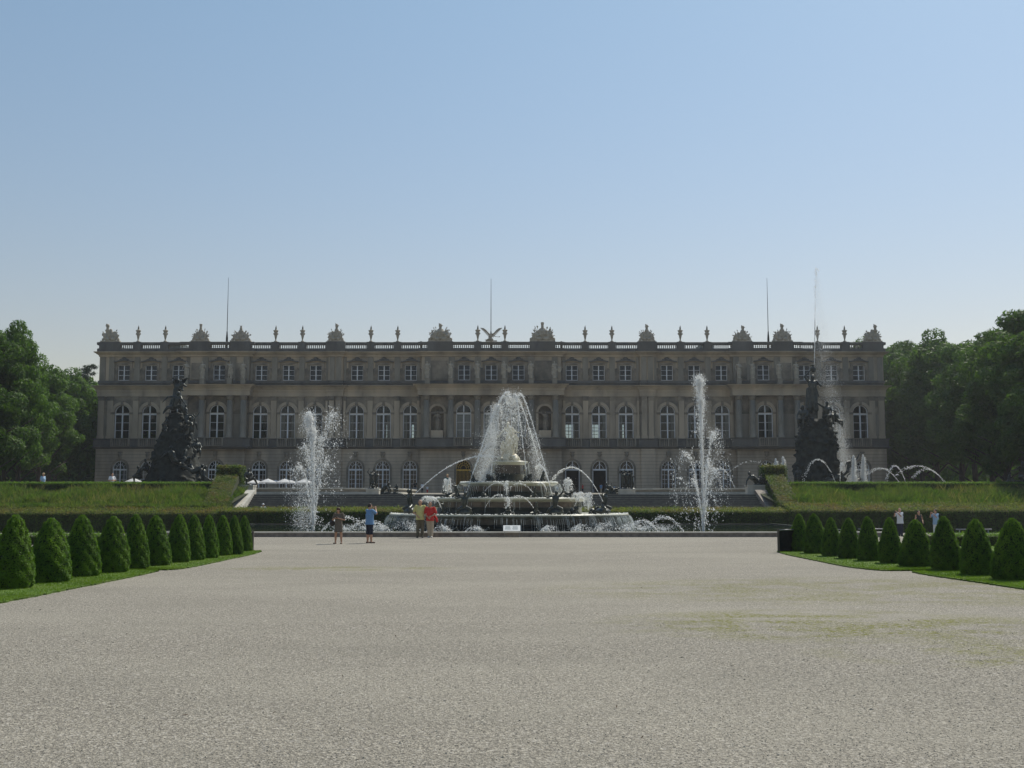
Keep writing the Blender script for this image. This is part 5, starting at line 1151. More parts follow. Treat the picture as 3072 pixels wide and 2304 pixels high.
# falling spray inside the crown
def spray_cloud(pts, n, ng, s=.015, sm=.0075, nm=0, Y=65.4):
    global YJ
    YJ = Y; out = [pathcol(pts, n, s)]
    if ng: out.append(gouts(pts, ng, 5, s*1.3, .06))
    if nm: out.append(pathcol(pts, nm, sm))
    return out
water('spray_dome', spray_cloud([(1530,1190,26,3),(1528,1240,44,4),(1522,1300,62,4),(1500,1350,62,3),(1470,1400,40,0)], 900, 35, nm=9000) + spray_cloud([(1484,1215,9,1),(1476,1290,16,2),(1466,1350,22,2),(1458,1420,26,2),(1455,1440,24,0)], 350, 4, nm=14000) + spray_cloud([(1595,1300,16,1),(1610,1380,22,1),(1625,1435,24,0)], 120, 0, nm=3000),
      'bright dome of falling spray around the marble statue', 'spray', None)
# outer arcs
water('arching_jet', [arc3(P3(1241,1487,61.5), P3(1462,1368,64.5), 1.1, 800, .006, .045, .0125, pulse=9, stretch=2.2)], 'long low jet arching inwards from the bronze man at the left end', 'water jet', GJ)
water('arching_jet', [arc3(P3(1808,1503,62), P3(1712,1402,63.5), 1.72, 700, .006, .045, .012, pulse=7)], 'long jet arching inwards from the bronze man at the right end', 'water jet', GJ)
water('arching_jet', [arc3(P3(1655,1480,62.5), P3(1618,1396,63.5), 1.3, 350, .008, .04, .013)], 'short jet curving up beside the right side of the top basin', 'water jet', GJ)
water('arching_jet', [arc3(P3(1420,1418,65), P3(1480,1330,65.4), 1.2, 450, .01, .07, .013)], 'jet slanting up to the marble statue from the left lizard', 'water jet', GJ)
SA = [((1454,1474),(1495,1448),1.7,63.2),((1602,1482),(1558,1450),1.7,63.2),((1456,1522),(1494,1485),1.7,61.3),((1601,1524),(1556,1488),1.7,61.3),((1324,1524),(1302,1496),1.8,61.2),((1640,1470),(1622,1448),1.5,63.4),((1722,1530),(1742,1490),1.8,61.8)]
for i, (a, b, fe, Y) in enumerate(SA):
    water('small_jet', [arc3(P3(*a, Y), P3(*b, Y-.2), fe, 150, .008, .05, .0105)], 'small jet arching over a tier, ' + ['left one on the second tier','right one on the second tier','left one on the lowest tier front','right one on the lowest tier front','one beside the couple on the lowest tier','one at the right edge of the second tier','one at the right side of the lowest tier'][i], 'water jet', 'small jets on the tiers')
# splashing bushes of water
for i, (px, pb, pt, Y, wd, n) in enumerate(((1342,1480,1438,63.6,.30,3200),(1284,1508,1487,62.4,.5,2200),(1704,1478,1434,63.6,.32,3000),(1735,1505,1478,62.6,.5,2600),(1520,1485,1444,62.6,.14,1100),(1524,1535,1492,60.8,.16,1300),(1765,1530,1480,62,.3,2200))):
    p = P3(px, pb, Y); h = PZ(pt, Y)-p[2]
    um_ = []
    for q in range(9):
        aq = 2*PI*q/9+i; ap = (p[0]+math.cos(aq)*wd*.42, p[1]+math.sin(aq)*wd*.3, p[2]+h*gw.uniform(.75,1.05)); um_.append(arc3(p, ap, 1.9, int(n*.028), .008, .05, .0115, stretch=2.2))
    um_.append(plume(p, h, (0,0), int(n*.2), wd*.35, .007, wind=(0,0), power=.9, vmin=.4))
    water('splash_jet', um_, 'bushy splash of water ' + ['over the left frog on the second tier','over the left end of the second rim behind the couple','over the right frog on the second tier','over the right end of the second rim','in the middle of the second tier','in the middle of the lowest tier','right of the crouching man on the lowest tier'][i], 'splash', 'bushy splashes on the tiers')
for i, (px, py) in enumerate(TUR):
    Y = 57.2+.25*abs(i-3.5); p = P3(px+(-12 if i < 4 else 8), py, Y); big = [1.3,1.5,.9,.8,.8,1.0,1.4,1.4][i]; h = .30*big; d = -1 if i < 4 else 1
    water('turtle_jet', [arc3(np.array(p)+np.array([d*-.3*big,0,0]), np.array(p)+np.array([d*.22*big,-.1,h]), 2.0, 110, .03, .09, .011), plume(p, h*1.15, (d*.25,0), 260, .33, .0105, wind=(0,0), vmin=.5), plume(p, h*.8, (d*.1,0), 500, .4, .007, wind=(0,0), vmin=.4)], f'low curved splash thrown by a bronze turtle, {ORD[i]} of eight from the left', 'water jet', 'turtle jets along the pool')
# splashes in the pool around the tall jets
for i, (px, wpx) in enumerate(((1035,70),(1105,60),(1990,60),(1925,50))):
    p = P3(px, 1594, 61); w_ = wpx/FPX*61; n = 2600
    water('pool_splash', [arc3((p[0]-w_*(1 if i < 2 else -1), 61, p[2]), (p[0], 60.8, p[2]+.75*(1-.25*(i % 2))), 2.0, 380, .03, .10, .012), plume(p, .4, (0,0), int(n*.3), .7, .010, wind=(0,0))], 'fan of white water falling into the pool ' + ['between the two standing tourists','right of the man in blue','left of the right tall jet','between the fountain and the right tall jet'][i], 'splash', 'splashes in the pool')
# overflow veils on the tiers: streaks of water leaving each rim
def veil(r, zt, zb, n, throw, label, w_=.005, amp=1.0):
    e_ = gw.random(n); a = np.where(e_ < .40, -np.abs(gw.normal(size=n))*.42+.1, np.where(e_ < .78, PI+np.abs(gw.normal(size=n))*.42-.1, PI+np.round(gw.random(n)*14)/14*PI+gw.normal(size=n)*.05)); h = zt-zb
    mb = MB(); K = 6
    thr = throw*(.8+.3*gw.random(n)); start = gw.random(n)*.25; end = np.clip(start+.35+.75*gw.random(n), 0, 1)
    rows = []
    for k in range(K):
        u = start+(end-start)*k/(K-1); rr_ = r+thr*np.sqrt(u)*.9; z = zt-.02-h*u
        wv = w_*(1-.4*k/K)*(.5+gw.random(n)*1.2)
        aw = wv/np.maximum(rr_, .1); rows.append(np.stack([np.stack([np.cos(a-aw)*rr_, np.sin(a-aw)*rr_, z], 1), np.stack([np.cos(a+aw)*rr_, np.sin(a+aw)*rr_, z], 1)], 1))
    V_ = np.stack(rows, 1).reshape(-1, 3); b = (np.arange(n)*K*2)[:, None, None]+(np.arange(K-1)*2)[None, :, None]+np.array([0,1,3,2])[None, None, :]
    mb.add(V_, b.reshape(-1, 4)); o = mb.build('water_veil', M['veil']); o.location = (FX, FY, B0); return tag(o, label, 'falling water', 'veils of water spilling from the rims')
veil(R1, z1-.03, .0, 1000, .42, 'thin veil of water spilling from the lowest and widest rim'); veil(R2, z2-.03, z1, 160, .2, 'thin veil of water spilling from the second rim')
veil(R3, z3-.03, z2, 320, .34, 'thin veil of water spilling from the third rim'); veil(R4, z4-.03, z3, 70, .15, 'thin veil of water spilling round the statue pedestal')
# foam and drops on the rims
for nm, r, zt, n in (('lowest', R1, z1, 600), ('second', R2, z2, 250), ('third', R3, z3, 250)):
    a = gw.random(n)*PI+PI; rr_ = r-.05-.5*gw.random(n)**2; P = np.stack([FX+np.cos(a)*rr_, FY+np.sin(a)*rr_, B0+zt+.01+.05*gw.random(n)**3], 1)
    water('rim_foam', [droplets(P, np.tile([1.,0,0], (n, 1)), .014, 2)], f'white splashing foam along the {nm} rim of the tiered fountain', 'foam', 'foam on the fountain rims')
# ================================================================ SIGN
sg = empty('info_sign', (PX(1535.5, 1600, 53.7), 53.7, 0), 'small white information board on two thin legs before the pool kerb', 'sign')
sw, s0, s1 = 25.5/FPX*53.7, PZ(1593, 53.7), PZ(1577, 53.7)
M['signwhite'] = mat('sign_white', (.75,.76,.74), (.68,.69,.68), 3, .4); M['signink'] = mat('sign_print', (.42,.45,.44), (.3,.33,.33), 20, .6)
MB().obox((0, 0, (s0+s1)/2), (sw, 0, 0), (0, .007, -.012), (0, .20, (s1-s0)/2)).build('board', M['signwhite'], sg)
pr = MB(); rs = random.Random(4)
for k in range(5):
    z = s1-.05-(s1-s0-.08)*k/5.2
    for c in (0, 1): x = -sw*.84+c*sw*.88; pr.obox((x+sw*.36, .20*((z-(s0+s1)/2)/((s1-s0)/2))-.008, z+.014), (sw*.36*rs.uniform(.75,1), 0, 0), (0, .001, -.002), (0, .012, .008))
pr.build('print', M['signink'], sg)
for k in (-1, 1): MB().tube([(k*sw*.86, 0, -.02), (k*sw*.86, 0, (s0+s1)/2-.01)], .011, 6).build('leg', M['steel'], sg)

# ================================================================ ROCK FOUNTAINS
def rockpile(px0, Y, rows, seed, zbase, lumps=8, tight=1.0):
    """rows: (photo y, x left, x right) of the heap; lumps fill it in layers"""
    r = random.Random(seed); m = MB(); cx = PX(px0, 1400, Y)
    for (py, xl, xr), (py2, xl2, xr2) in zip(rows, rows[1:]):
        z0, z1_ = PZ(py, Y)-zbase, PZ(py2, Y)-zbase; a0, a1 = (PX(xl, py, Y)-cx)*tight, (PX(xr, py, Y)-cx)*tight; b0, b1 = (PX(xl2, py2, Y)-cx)*tight, (PX(xr2, py2, Y)-cx)*tight
        mid0, mid1 = (a0+a1)/2, (b0+b1)/2; n = 16; rows_ = [((a1-a0)/2*.84, z0, mid0), ((b1-b0)/2*.84, z1_, mid1)]
        v = []
        for rad, z, mx in rows_:
            for k in range(n): a = 2*PI*k/n; v.append((mx+rad*math.cos(a), rad*.85*math.sin(a), z))
        m.add(v, [(k, (k+1) % n, n+(k+1) % n, n+k) for k in range(n)]+[tuple(range(n))[::-1], tuple(range(n, 2*n))], 0, True)
        for k in range(lumps*3):
            a = r.uniform(0, 2*PI); t = r.random(); rad = rows_[0][0]*(1-t)+rows_[1][0]*t; z = z0+(z1_-z0)*t; mx = mid0*(1-t)+mid1*t; s = r.uniform(.16,.36)*max(.5, rad*.38)
            m.ell((mx+rad*math.cos(a), rad*.85*math.sin(a), z), (s*1.5, s*1.1, s*r.uniform(.5,.9)), (r.uniform(-.4,.4), r.uniform(-.4,.4), r.random()*3))
    return cx, m
def fig_at(x, y, z, H, pose, seed=0, rz=0, rx=0, ry=0, drape=False):
    """adds a free posed figure (not fused yet) at x, y, z"""
    J = joints(H, **pose); m = MB(); body_caps(m, J, H, 1.3, False, True)
    if drape:
        for k in range(5): a = 2*PI*k/5; m.cap((.04*H*math.cos(a), .04*H*math.sin(a), .55*H), (.1*H*math.cos(a), .08*H*math.sin(a), .1*H), .05*H, .05*H, 6)
    Mx = np.array(Euler((rx, ry, rz)).to_matrix())
    for i in range(len(m.v)): m.v[i] = (m.v[i] @ Mx.T + np.array([x, y, z])).astype(np.float32)
    return m
CL_ = dict(pelvis=(0,0,.3), chest=(.05,-.02,.5), neck=(.08,-.05,.6), head=(.1,-.08,.68), shL=(.16,-.03,.58), shR=(-.04,-.03,.58), hipL=(.06,0,.28), hipR=(-.06,0,.28), kneeL=(.2,-.14,.3), kneeR=(-.2,-.1,.25), ankL=(.28,-.1,.06), ankR=(-.32,0,.1), elL=(.28,-.1,.66), wrL=(.36,-.12,.8), elR=(-.2,-.1,.56), wrR=(-.3,-.12,.45))
RC = dict(pelvis=(0,0,.1), chest=(-.16,-.02,.25), neck=(-.24,-.03,.33), head=(-.29,-.04,.41), shL=(-.15,-.1,.31), shR=(-.24,.06,.3), hipL=(.04,-.04,.1), hipR=(.04,.05,.1), kneeL=(.24,-.08,.22), kneeR=(.28,.04,.1), ankL=(.4,-.05,.03), ankR=(.52,.03,.03), elL=(-.04,-.18,.2), wrL=(.1,-.15,.2), elR=(-.34,.06,.16), wrR=(-.38,.02,.02))
SIT = dict(pelvis=(0,.05,.22), chest=(0,0,.43), neck=(0,-.01,.54), head=(0,-.04,.62), shL=(.1,0,.51), shR=(-.1,0,.51), hipL=(.05,.03,.22), hipR=(-.05,.03,.22), kneeL=(.08,-.2,.25), kneeR=(-.08,-.18,.24), ankL=(.08,-.2,.04), ankR=(-.1,-.16,.04), elL=(.16,-.08,.38), wrL=(.08,-.18,.3), elR=(-.17,-.05,.38), wrR=(-.12,-.2,.28))
STD = dict(elL=(.2,-.05,.7), wrL=(.12,-.14,.78), elR=(-.2,-.04,.92), wrR=(-.12,-.04,1.08), kneeL=(.07,-.07,.28), kneeR=(-.05,-.02,.28))
def bx_merge(ms):
    o = MB()
    for m in ms:
        for v, f, mi, sm in zip(m.v, m.f, m.mi, m.sm): pass
        k = o.n
        tot = 0
        vv = np.concatenate(m.v); 
        for f, mi, sm in zip(m.f, m.mi, m.sm): o.f.append(f+k); o.mi.append(mi); o.sm.append(sm)
        o.v.append(vv); o.n += len(vv)
    return o
zb = 2.5
# left: trumpeting figure on a rock heap with tumbling men on its right flank
YL = 112; rows = [(1500,402,652),(1445,415,642),(1400,440,615),(1345,454,594),(1310,468,588),(1285,482,582),(1262,496,560),(1240,508,556)]
cx, m = rockpile(530, YL, rows, 3, zb, 8, 1.0)
o = empty('rock_fountain', (cx, YL, zb), 'dark rock heap fountain crowded with tumbling bronze figures, left of the stairs', 'fountain', 'dark rock fountains with bronze figures')
rk = m.fuse(.09, 1); link('rock', rk, M['rock'], o)
s = YL/FPX
def fl(px, py, H, pose, rz=0, rx=0, ry=0, dy=-1.2, drape=False, vox=.05, nm='bronze_man'):
    x = PX(px, py, YL)-cx; z = PZ(py, YL)-zb; b = fig_at(x, dy, z, H, pose, 0, rz, rx, ry, drape); link(nm, b.fuse(vox, 1), M['bronze'], o)
fl(578,1292,2.2,CL_,.9,dy=-.8); fl(585,1330,2.7,CL_,-.7,dy=-1.4); fl(540,1392,3.0,RC,.2,0,.5,dy=-2.6); fl(600,1374,2.7,SIT,.6,dy=-1.4); fl(600,1425,3.0,RC,2.9,0,-.5,dy=-2.8); fl(628,1445,3.0,RC,.3,.2,.6,dy=-2.6)
fl(575,1400,2.7,CL_,1.6,dy=-2.6); fl(447,1425,2.3,SIT,-1.0,dy=-1.0); fl(428,1448,2.4,SIT,-1.0,dy=-1.2); fl(570,1290,2.4,CL_,2.6,dy=-1.2); fl(507,1290,1.9,SIT,-.8,dy=-.8); fl(560,1252,2.2,RC,.3,0,.7,dy=-.8); fl(512,1303,1.2,SIT,0,dy=-1.6)
fl(530,1250,3.3,dict(CL_, elL=(.2,-.1,.5), wrL=(.3,-.1,.36)),.2,dy=-.7)
fl(532,1232,3.2,dict(STD, elR=(-.14,-.05,.92), wrR=(-.04,-.05,1.04), elL=(.14,-.1,.62), wrL=(.06,-.2,.66)),.3,dy=0,drape=True,nm='bronze_rider')
hx, hz = PX(544,1153,YL)-cx, PZ(1153,YL)-zb
hm = MB().cap((hx-.75,0,hz-2.2),(hx-.35,0,hz-.5),.45,.3).cap((hx-.35,0,hz-.4),(hx+.15,-.05,hz+.05),.28,.17).cap((hx+.1,-.05,hz+.02),(hx+.5,-.1,hz-.2),.15,.11).cap((hx-.5,0,hz-.6),(hx-.7,.05,hz-2.4),.3,.2)
hm.cap((hx-.1,0,hz+.2),(hx-.15,0,hz+.5),.06,.02,6).cap((hx-.25,0,hz+.1),(hx-.5,0,hz+.15),.1,.05,6)
link('bronze_horse', hm.fuse(.05,1), M['bronze'], o)
for sgn, lx in ((1, .45), (-1, -.25)):
    wb = MB()
    for k in range(6): a = Vector((hx-.2+sgn*.12*k*.5, .1, hz-.5+.1*k)); d = Vector((sgn*(.15+.03*k)+lx*.3, 0, .9-.05*k)); wb.obox(a+d*.5, d*.55, Vector((-d.z,0,d.x)).normalized()*.08, (0,.03,0))
    wb.build('wing', M['bronze'], o)
# right: tall stacked heap, goddess with raised vessel, kneeling and seated companions
YR = 112; rows = [(1500,2352,2566),(1447,2362,2556),(1420,2368,2535),(1380,2373,2526),(1330,2374,2525),(1316,2377,2521),(1300,2386,2520),(1285,2388,2508),(1265,2391,2506),(1258,2400,2495)]
cxr, m = rockpile(2443, YR, rows, 8, zb, 9, .94)
o = empty('rock_fountain', (cxr, YR, zb), 'tall dark stacked rock fountain topped by a bronze goddess, right of the stairs', 'fountain', 'dark rock fountains with bronze figures')
link('rock', m.fuse(.09, 1), M['rock'], o)
def fr(px, py, H, pose, rz=0, rx=0, ry=0, dy=-.2, drape=False, vox=.045, nm='bronze_figure'):
    x = PX(px, py, YR)-cxr; z = PZ(py, YR)-zb; b = fig_at(x, dy, z, H, pose, 0, rz, rx, ry, drape); link(nm, b.fuse(vox, 1), M['bronze'], o)
GOD = dict(elR=(-.2,-.02,.93), wrR=(-.06,-.02,1.08), elL=(.2,-.02,.70), wrL=(.1,-.1,.78), kneeL=(.06,-.06,.28), head=(.0,-.02,.92))
Hg = (PZ(1108,YR)-PZ(1240,YR))/1.12; xg, zg = PX(2440,1240,YR)-cxr, PZ(1240,YR)-zb
g_ = fig_at(xg, 0, zg, Hg, GOD, drape=True)
for k in range(8): g_.cap((xg-.45+.11*k, .15, zg+Hg*.62), (xg-.7+.14*k, .1, zg-.8), .16, .2, 7)
g_.cap((xg+.1,0,zg+Hg*.75),(xg+.5,.05,zg+Hg*.45),.2,.16,7).cap((xg-.2,.1,zg+Hg*.6),(xg-.6,.1,zg+Hg*.2),.22,.18,7)
link('bronze_goddess', g_.fuse(.05, 1), M['bronze'], o)
vz = PZ(1108,YR)-zb; MB().lathe([(.1,-.35),(.22,-.2),(.3,0),(.26,.12),(.12,.2),(.13,.32),(.2,.36),(.06,.42)], (xg+.05,-.1,vz+.05), 12).build('vessel', M['bronze'], o)
fr(2475,1275,3.4,dict(SIT, elR=(-.24,-.05,.55), wrR=(-.38,-.06,.62)),.4,dy=-.6); fr(2406,1285,3.3,SIT,-.6,dy=-.6); fr(2420,1280,3.0,dict(SIT, elL=(.14,0,.68), wrL=(.16,0,.86)),.3,dy=-.3); fr(2500,1268,2.2,RC,.4,.2,.5,dy=-.6)
fr(2533,1440,3.0,CL_,.6,dy=-1.6); fr(2545,1447,2.4,RC,.3,0,.4,dy=-2.0); fr(2480,1452,2.6,RC,2.7,dy=-2.6); fr(2383,1448,2.2,SIT,-.8,dy=-1.8)
GW = 'water of the right rock fountain'
YJ = YR
tx = 2443
water('high_jet', [column(P3(2443,1093,YR), P3(2445,960,YR), 900, .012, .03, .014), column(P3(2445,960,YR), P3(2448,800,YR), 260, .03, .09, .014), gouts([(2449,800,4,1),(2449,825,6,0)], 16, 4, .022), gouts([(2446,850,5,1),(2445,1000,5,0)], 25, 3, .012), pathcol([(2452,830,8,1),(2458,960,22,2),(2475,1100,34,3),(2510,1250,26,6),(2525,1350,20,6),(2545,1440,28,0)], 26000, .0085)], 'very high thin jet with drifting mist above the bronze goddess', 'water jet', GW)
for i, (px, pt) in enumerate(((2327,1374),(2349,1368),(2560,1364),(2589,1362))):
    Y = 108+i % 2*2; p = P3(px, 1455, Y); h = PZ(pt, Y)-p[2]
    water('plume_jet', [column(p, P3(px, pt+2, Y), 1700, .17, .03, .015, stretch=3, pw=1.3), column(p, P3(px+4, pt+10, Y), 3500, .28, .06, .010, pw=1.6)], f'white upright plume beside the right rock fountain, {ORD[i]} of four from the left', 'water jet', GW)
AR = [((2508,1452),(2455,1378),1.95),((2520,1455),(2524,1390),1.6),((2718,1450),(2685,1398),1.9),((2840,1450),(2752,1398),1.75),((2832,1446),(2780,1407),1.85),((2697,1446),(2640,1405),1.9),((2150,1462),(2258,1384),1.6),((2205,1466),(2160,1405),1.7)]
for i, (a, b, fe) in enumerate(AR):
    Y = 107+(i % 3)*1.5; sz = .019 if i != 6 else .014
    water('basin_jet', [arc3(P3(*a, Y), P3(*b, Y-.5), fe, 260 if i < 6 else 160, .012, .10, sz, pulse=8)], 'thin arching jet ' + ['in front of the right rock heap, wide arc','in front of the right rock heap, narrow one','right of the palace corner, leftmost arc','right of the palace corner, highest and widest arc','right of the palace corner, nested lower arc','at the palace corner, faint low arc','between the right tall jet and the palace window','right behind the right tall jet'][i], 'water jet', GW)

# ================================================================ TERRACE SCULPTURES
def pedestal_group(name, px, x0, x1, yb, yt, Y, figs, label, H=2.0, zb_=None):
    xa, xb = PX(x0, yb, Y), PX(x1, yb, Y); z0 = PZ(yb, Y) if zb_ is None else zb_; z1_ = PZ(yt, Y); c = (xa+xb)/2; w_ = (xb-xa)/2
    o = empty(name, (c, Y, z0), label, 'statue', 'bronze statues around the terrace basins')
    MB().box(-w_*.95, w_*.95, -.6, .6, -.3, z1_-z0-.12).box(-w_, w_, -.66, .66, z1_-z0-.12, z1_-z0).build('pedestal', M['pale_kerb'], o)
    for k, (dx, dy, H_, pose, rz) in enumerate(figs):
        b = fig_at(dx, dy, z1_-z0-.02*H_, H_, pose, 0, rz); b.ell((dx, dy, z1_-z0), (.3, .25, .1)); link('bronze_figure', b.fuse(.03, 1), M['bronze'], o)
    return o
pedestal_group('terrace_statue', 744, 723, 765, 1477, 1455, 92, [(0,0,2.05,dict(SIT, kneeL=(.2,-.15,.28), ankL=(.34,-.1,.05)),.4)], 'seated bronze figure on a pale pedestal at the left head of the stairs')
pedestal_group('terrace_statue', 2268, 2239, 2297, 1478, 1455, 92, [(.1,0,2.4,RC,.2),(.4,-.1,1.3,SIT,.5)], 'reclining bronze figure on a pale pedestal at the right head of the stairs')
pedestal_group('terrace_statue', 1120, 1100, 1140, 1482, 1466, 93, [(-.2,0,1.5,STD,.3),(.2,.1,1.55,STD,-.5),(0,-.25,1.0,SIT,0)], 'group of standing bronze children on a pedestal left of the middle path')
pedestal_group('terrace_statue', 1880, 1856, 1905, 1482, 1467, 93, [(-.3,0,1.5,STD,.2),(.1,.1,1.55,STD,-.4),(.4,-.15,1.4,STD,.9)], 'group of standing bronze children on a pedestal right of the middle path')
for i, (px, H_, pose, rz, lab) in enumerate(((1145,2.0,RC,2.8,'reclining bronze nymph on the terrace right of the left children group'),(1166,1.2,SIT,.5,'small seated bronze child on the terrace, left of two'),(1190,1.2,SIT,-.6,'small seated bronze child on the terrace, right of two'),(1838,1.9,RC,.2,'reclining bronze nymph left of the right children group'))):
    p = P3(px, 1478, 94); b = fig_at(0, 0, .1, H_, pose, 0, rz); b.ell((0,0,.06),(.5,.35,.16)); o = link('bronze_nymph', b.fuse(.03,1), M['bronze']); o.location = (p[0], p[1], TZ); tag(o, lab, 'statue', 'small bronze figures on the basin edge')
p = P3(3052, 1447, 100); o = empty('river_god_statue', (p[0], 100, TZ), 'large reclining bronze river figure above the right hedge near the photo edge', 'statue')
MB().box(-2.2,2.2,-.8,.8,-.1,1.0).build('pedestal', M['pale_kerb'], o); zz = PZ(1449,100)-TZ
fb = MB(); 
fb = bx_merge([fig_at(.5,0,zz-.15,3.0,dict(SIT, elR=(-.2,-.05,.45), wrR=(-.38,-.1,.42), elL=(.2,0,.42), wrL=(.3,-.05,.34)),0,.2), fig_at(-.7,-.1,zz-.1,1.6,SIT,0,1.2), MB().ell((0,0,zz),(1.4,.5,.25))])
link('bronze_figure', fb.fuse(.04,1), M['bronze'], o)

# ================================================================ PARASOLS
M['canvas'] = mat('white_canvas', (.82,.83,.84), (.76,.77,.79), 3, .7, trans=.35, tcol=(1,1,1))
def parasol_meshes():
    n = 8; Rr = 1.32; cv = MB(); v = [(0,0,2.35)]
    for rr_, z in ((.45,2.18),(.9,1.98),(Rr,1.80),(Rr,1.70)):
        for k in range(n*2):
            a = PI*k/n; q = rr_*(1 if k % 2 == 0 else .955); v.append((q*math.cos(a), q*math.sin(a), z-(0 if k % 2 == 0 else .02)))
    f = [(0, 1+k, 1+(k+1) % (2*n)) for k in range(2*n)] + [(1+i*2*n+k, 1+(i+1)*2*n+k, 1+(i+1)*2*n+(k+1) % (2*n), 1+i*2*n+(k+1) % (2*n)) for i in range(3) for k in range(2*n)]
    return cv.add(v, f).mesh('canopy'), MB().tube([(0,0,-.02),(0,0,2.38)], .03, 8).mesh('pole'), MB().lathe([(.3,0),(.3,.06),(.05,.1)], n=12).mesh('foot')
cm_, pm_, bm_ = parasol_meshes()
PAR = [(401,1434,130,'parasol peeping over the hedge left of the left rock heap'),(752,1438,130,'parasol half hidden by the seated statue at the stair head'),(804,1436,129,'front parasol between the statue and the left tall jet, left of two clear ones'),(854,1436,129,'front parasol between the statue and the left tall jet, right of two clear ones'),(913,1437,129,'parasol seen through the left tall jet'),(769,1440,138,'back row parasol, leftmost of three behind the white ones'),(827,1440,138,'back row parasol, middle of three behind the white ones'),(872,1440,138,'back row parasol, rightmost of three behind the white ones')]
for i, (px, py, Y, lab) in enumerate(PAR):
    z0 = float(terr_z(0, np.array(Y))); zt_ = PZ(py, Y); o = empty('parasol', (PX(px, py, Y), Y, zt_-2.35 if False else z0), 'white square ' .replace('square ', '')+lab, 'parasol', 'white cafe parasols on the terrace', rz=.2*i); sc_ = (zt_-z0)/2.35
    link('canopy', cm_, M['canvas'] if not cm_.materials else [], o); link('pole', pm_, M['steel'] if not pm_.materials else [], o); link('foot', bm_, M['stone_grey'] if not bm_.materials else [], o); w_ = 27/FPX*Y/1.32; o.scale = (w_, w_, sc_)

# ================================================================ PEOPLE
def person(loc, H, pose, clothes, label, rz=0, girth=1.0, vox=.010, hair=None, hands=True, extra=None):
    """clothes: list of (name, kind, material) with kind shirt/trousers/shorts/dress/shoes"""
    J = joints(H, **pose); o = empty('person', loc, label, 'person', None, rz)
    for s_ in 'LR': J['toe'+s_] = J['ank'+s_]+Vector((.012 if s_ == 'L' else -.012, -.085, -.028))*H
    b = MB(); body_caps(b, J, H, girth, hands, True); link('body', b.fuse(vox, 1), M['skin'], o)
    g = girth*H; P_, Ch, N_ = J['pelvis'], J['chest'], J['neck']; t = .012
    for nm, kind, m_ in clothes:
        c = MB()
        if kind in ('shirt', 'dress', 'tank'):
            c.ell(Ch+Vector((0,0,.01*H)), (.098*g+t, .066*g+t, .100*H)); hz_ = -.055*H if kind != 'dress' else -.20*H; up_ = Ch.z-P_.z
            pr_ = [(.100*g+t*1.4, hz_)] + ([(.098*g+t, -.08*H)] if kind == 'dress' else []) + [(.094*g+t, 0), (.086*g+t, up_*.45), (.094*g+t, up_*.9), (.06*g, up_+.07*H)]
            c.lathe(pr_, (P_.x, P_.y, P_.z), 20, sy=.93)
            c.cap(J['shL'].lerp(Ch, .15), J['shR'].lerp(Ch, .15), .036*g+t*.7, .036*g+t*.7, 8)
            if kind != 'tank':
                for s_ in 'LR': c.cap(J['sh'+s_], J['sh'+s_].lerp(J['el'+s_], .78), .033*g+t, .031*g+t, 8)
        elif kind in ('trousers', 'shorts'):
            c.ell(P_+Vector((0,0,-.02*H)), (.088*g+t*.4, .060*g+t*.3, .06*H))
            for s_ in 'LR':
                c.cap(J['hip'+s_], J['knee'+s_], .054*g+t*.8, .04*g+t, 9)
                if kind == 'trousers': c.cap(J['knee'+s_], J['ank'+s_]+Vector((0,0,.005*H)), .04*g+t, .029*g+t, 9)
                else: c.cap(J['knee'+s_], J['knee'+s_]+Vector((0,0,-.03*H)), .043*g+t, .042*g+t, 9)
        elif kind == 'shoes':
            for s_ in 'LR':
                q = MB(); q.cap(J['ank'+s_]+Vector((0,.02,-.026))*H, J['toe'+s_]+Vector((0,-.005,0))*H, .026*H, .024*H, 8); link('shoe', q.fuse(.01, 1), m_, o)
            continue
        link(nm, c.fuse(vox*1.1, 2), m_, o)
    if hair:
        h = J['head']; c = MB(); kind, m_ = hair
        bk = Vector((0, .012, .016))*H if 'look' not in J else -J['look'].normalized()*.014*H+Vector((0,0,.016))*H
        c.ell(h+bk, (.052*H, .056*H, .058*H))
        if kind == 'bob': c.ell(h+Vector((0,.018,-.010))*H, (.066*H,.056*H,.066*H)); c.ell(h+Vector((0,-.01,.035))*H, (.06*H,.055*H,.045*H))
        if kind == 'bald': c = MB().ell(h+Vector((0,.022,-.004))*H, (.05*H,.042*H,.035*H))
        if kind == 'hat': c = MB().ell(h+Vector((0,0,.045))*H, (.05*H,.055*H,.04*H)).ell(h+Vector((0,-.01,.03))*H, (.085*H,.09*H,.008*H))
        if kind == 'tail': c.ell(h+Vector((0,.055,.0))*H, (.02*H,.025*H,.035*H))
        link('hair' if kind != 'hat' else 'hat', c.fuse(.009, 1), m_, o)
    if extra: extra(o, J, H)
    return o
K = {n: cloth(n+'_cloth', c) for n, c in dict(yellow=(.62,.58,.24), red=(.60,.045,.04), blue=(.16,.30,.52), navy=(.025,.03,.05), olive=(.16,.135,.09), beige=(.52,.42,.30), taupe=(.15,.125,.10), white=(.75,.77,.8), black=(.03,.03,.03), skyblue=(.32,.48,.66), teal=(.05,.16,.15), grey=(.25,.26,.28)).items()}
M['hair_dark'] = mat('dark_hair', (.03,.02,.015), (.015,.01,.008), 30, .6); M['hair_brown'] = mat('brown_hair', (.075,.03,.015), (.045,.018,.01), 30, .6); M['hair_grey'] = mat('grey_hair', (.4,.38,.35), (.3,.28,.26), 30, .7); M['straw'] = mat('straw_hat', (.55,.42,.25), (.45,.33,.18), 30, .8)
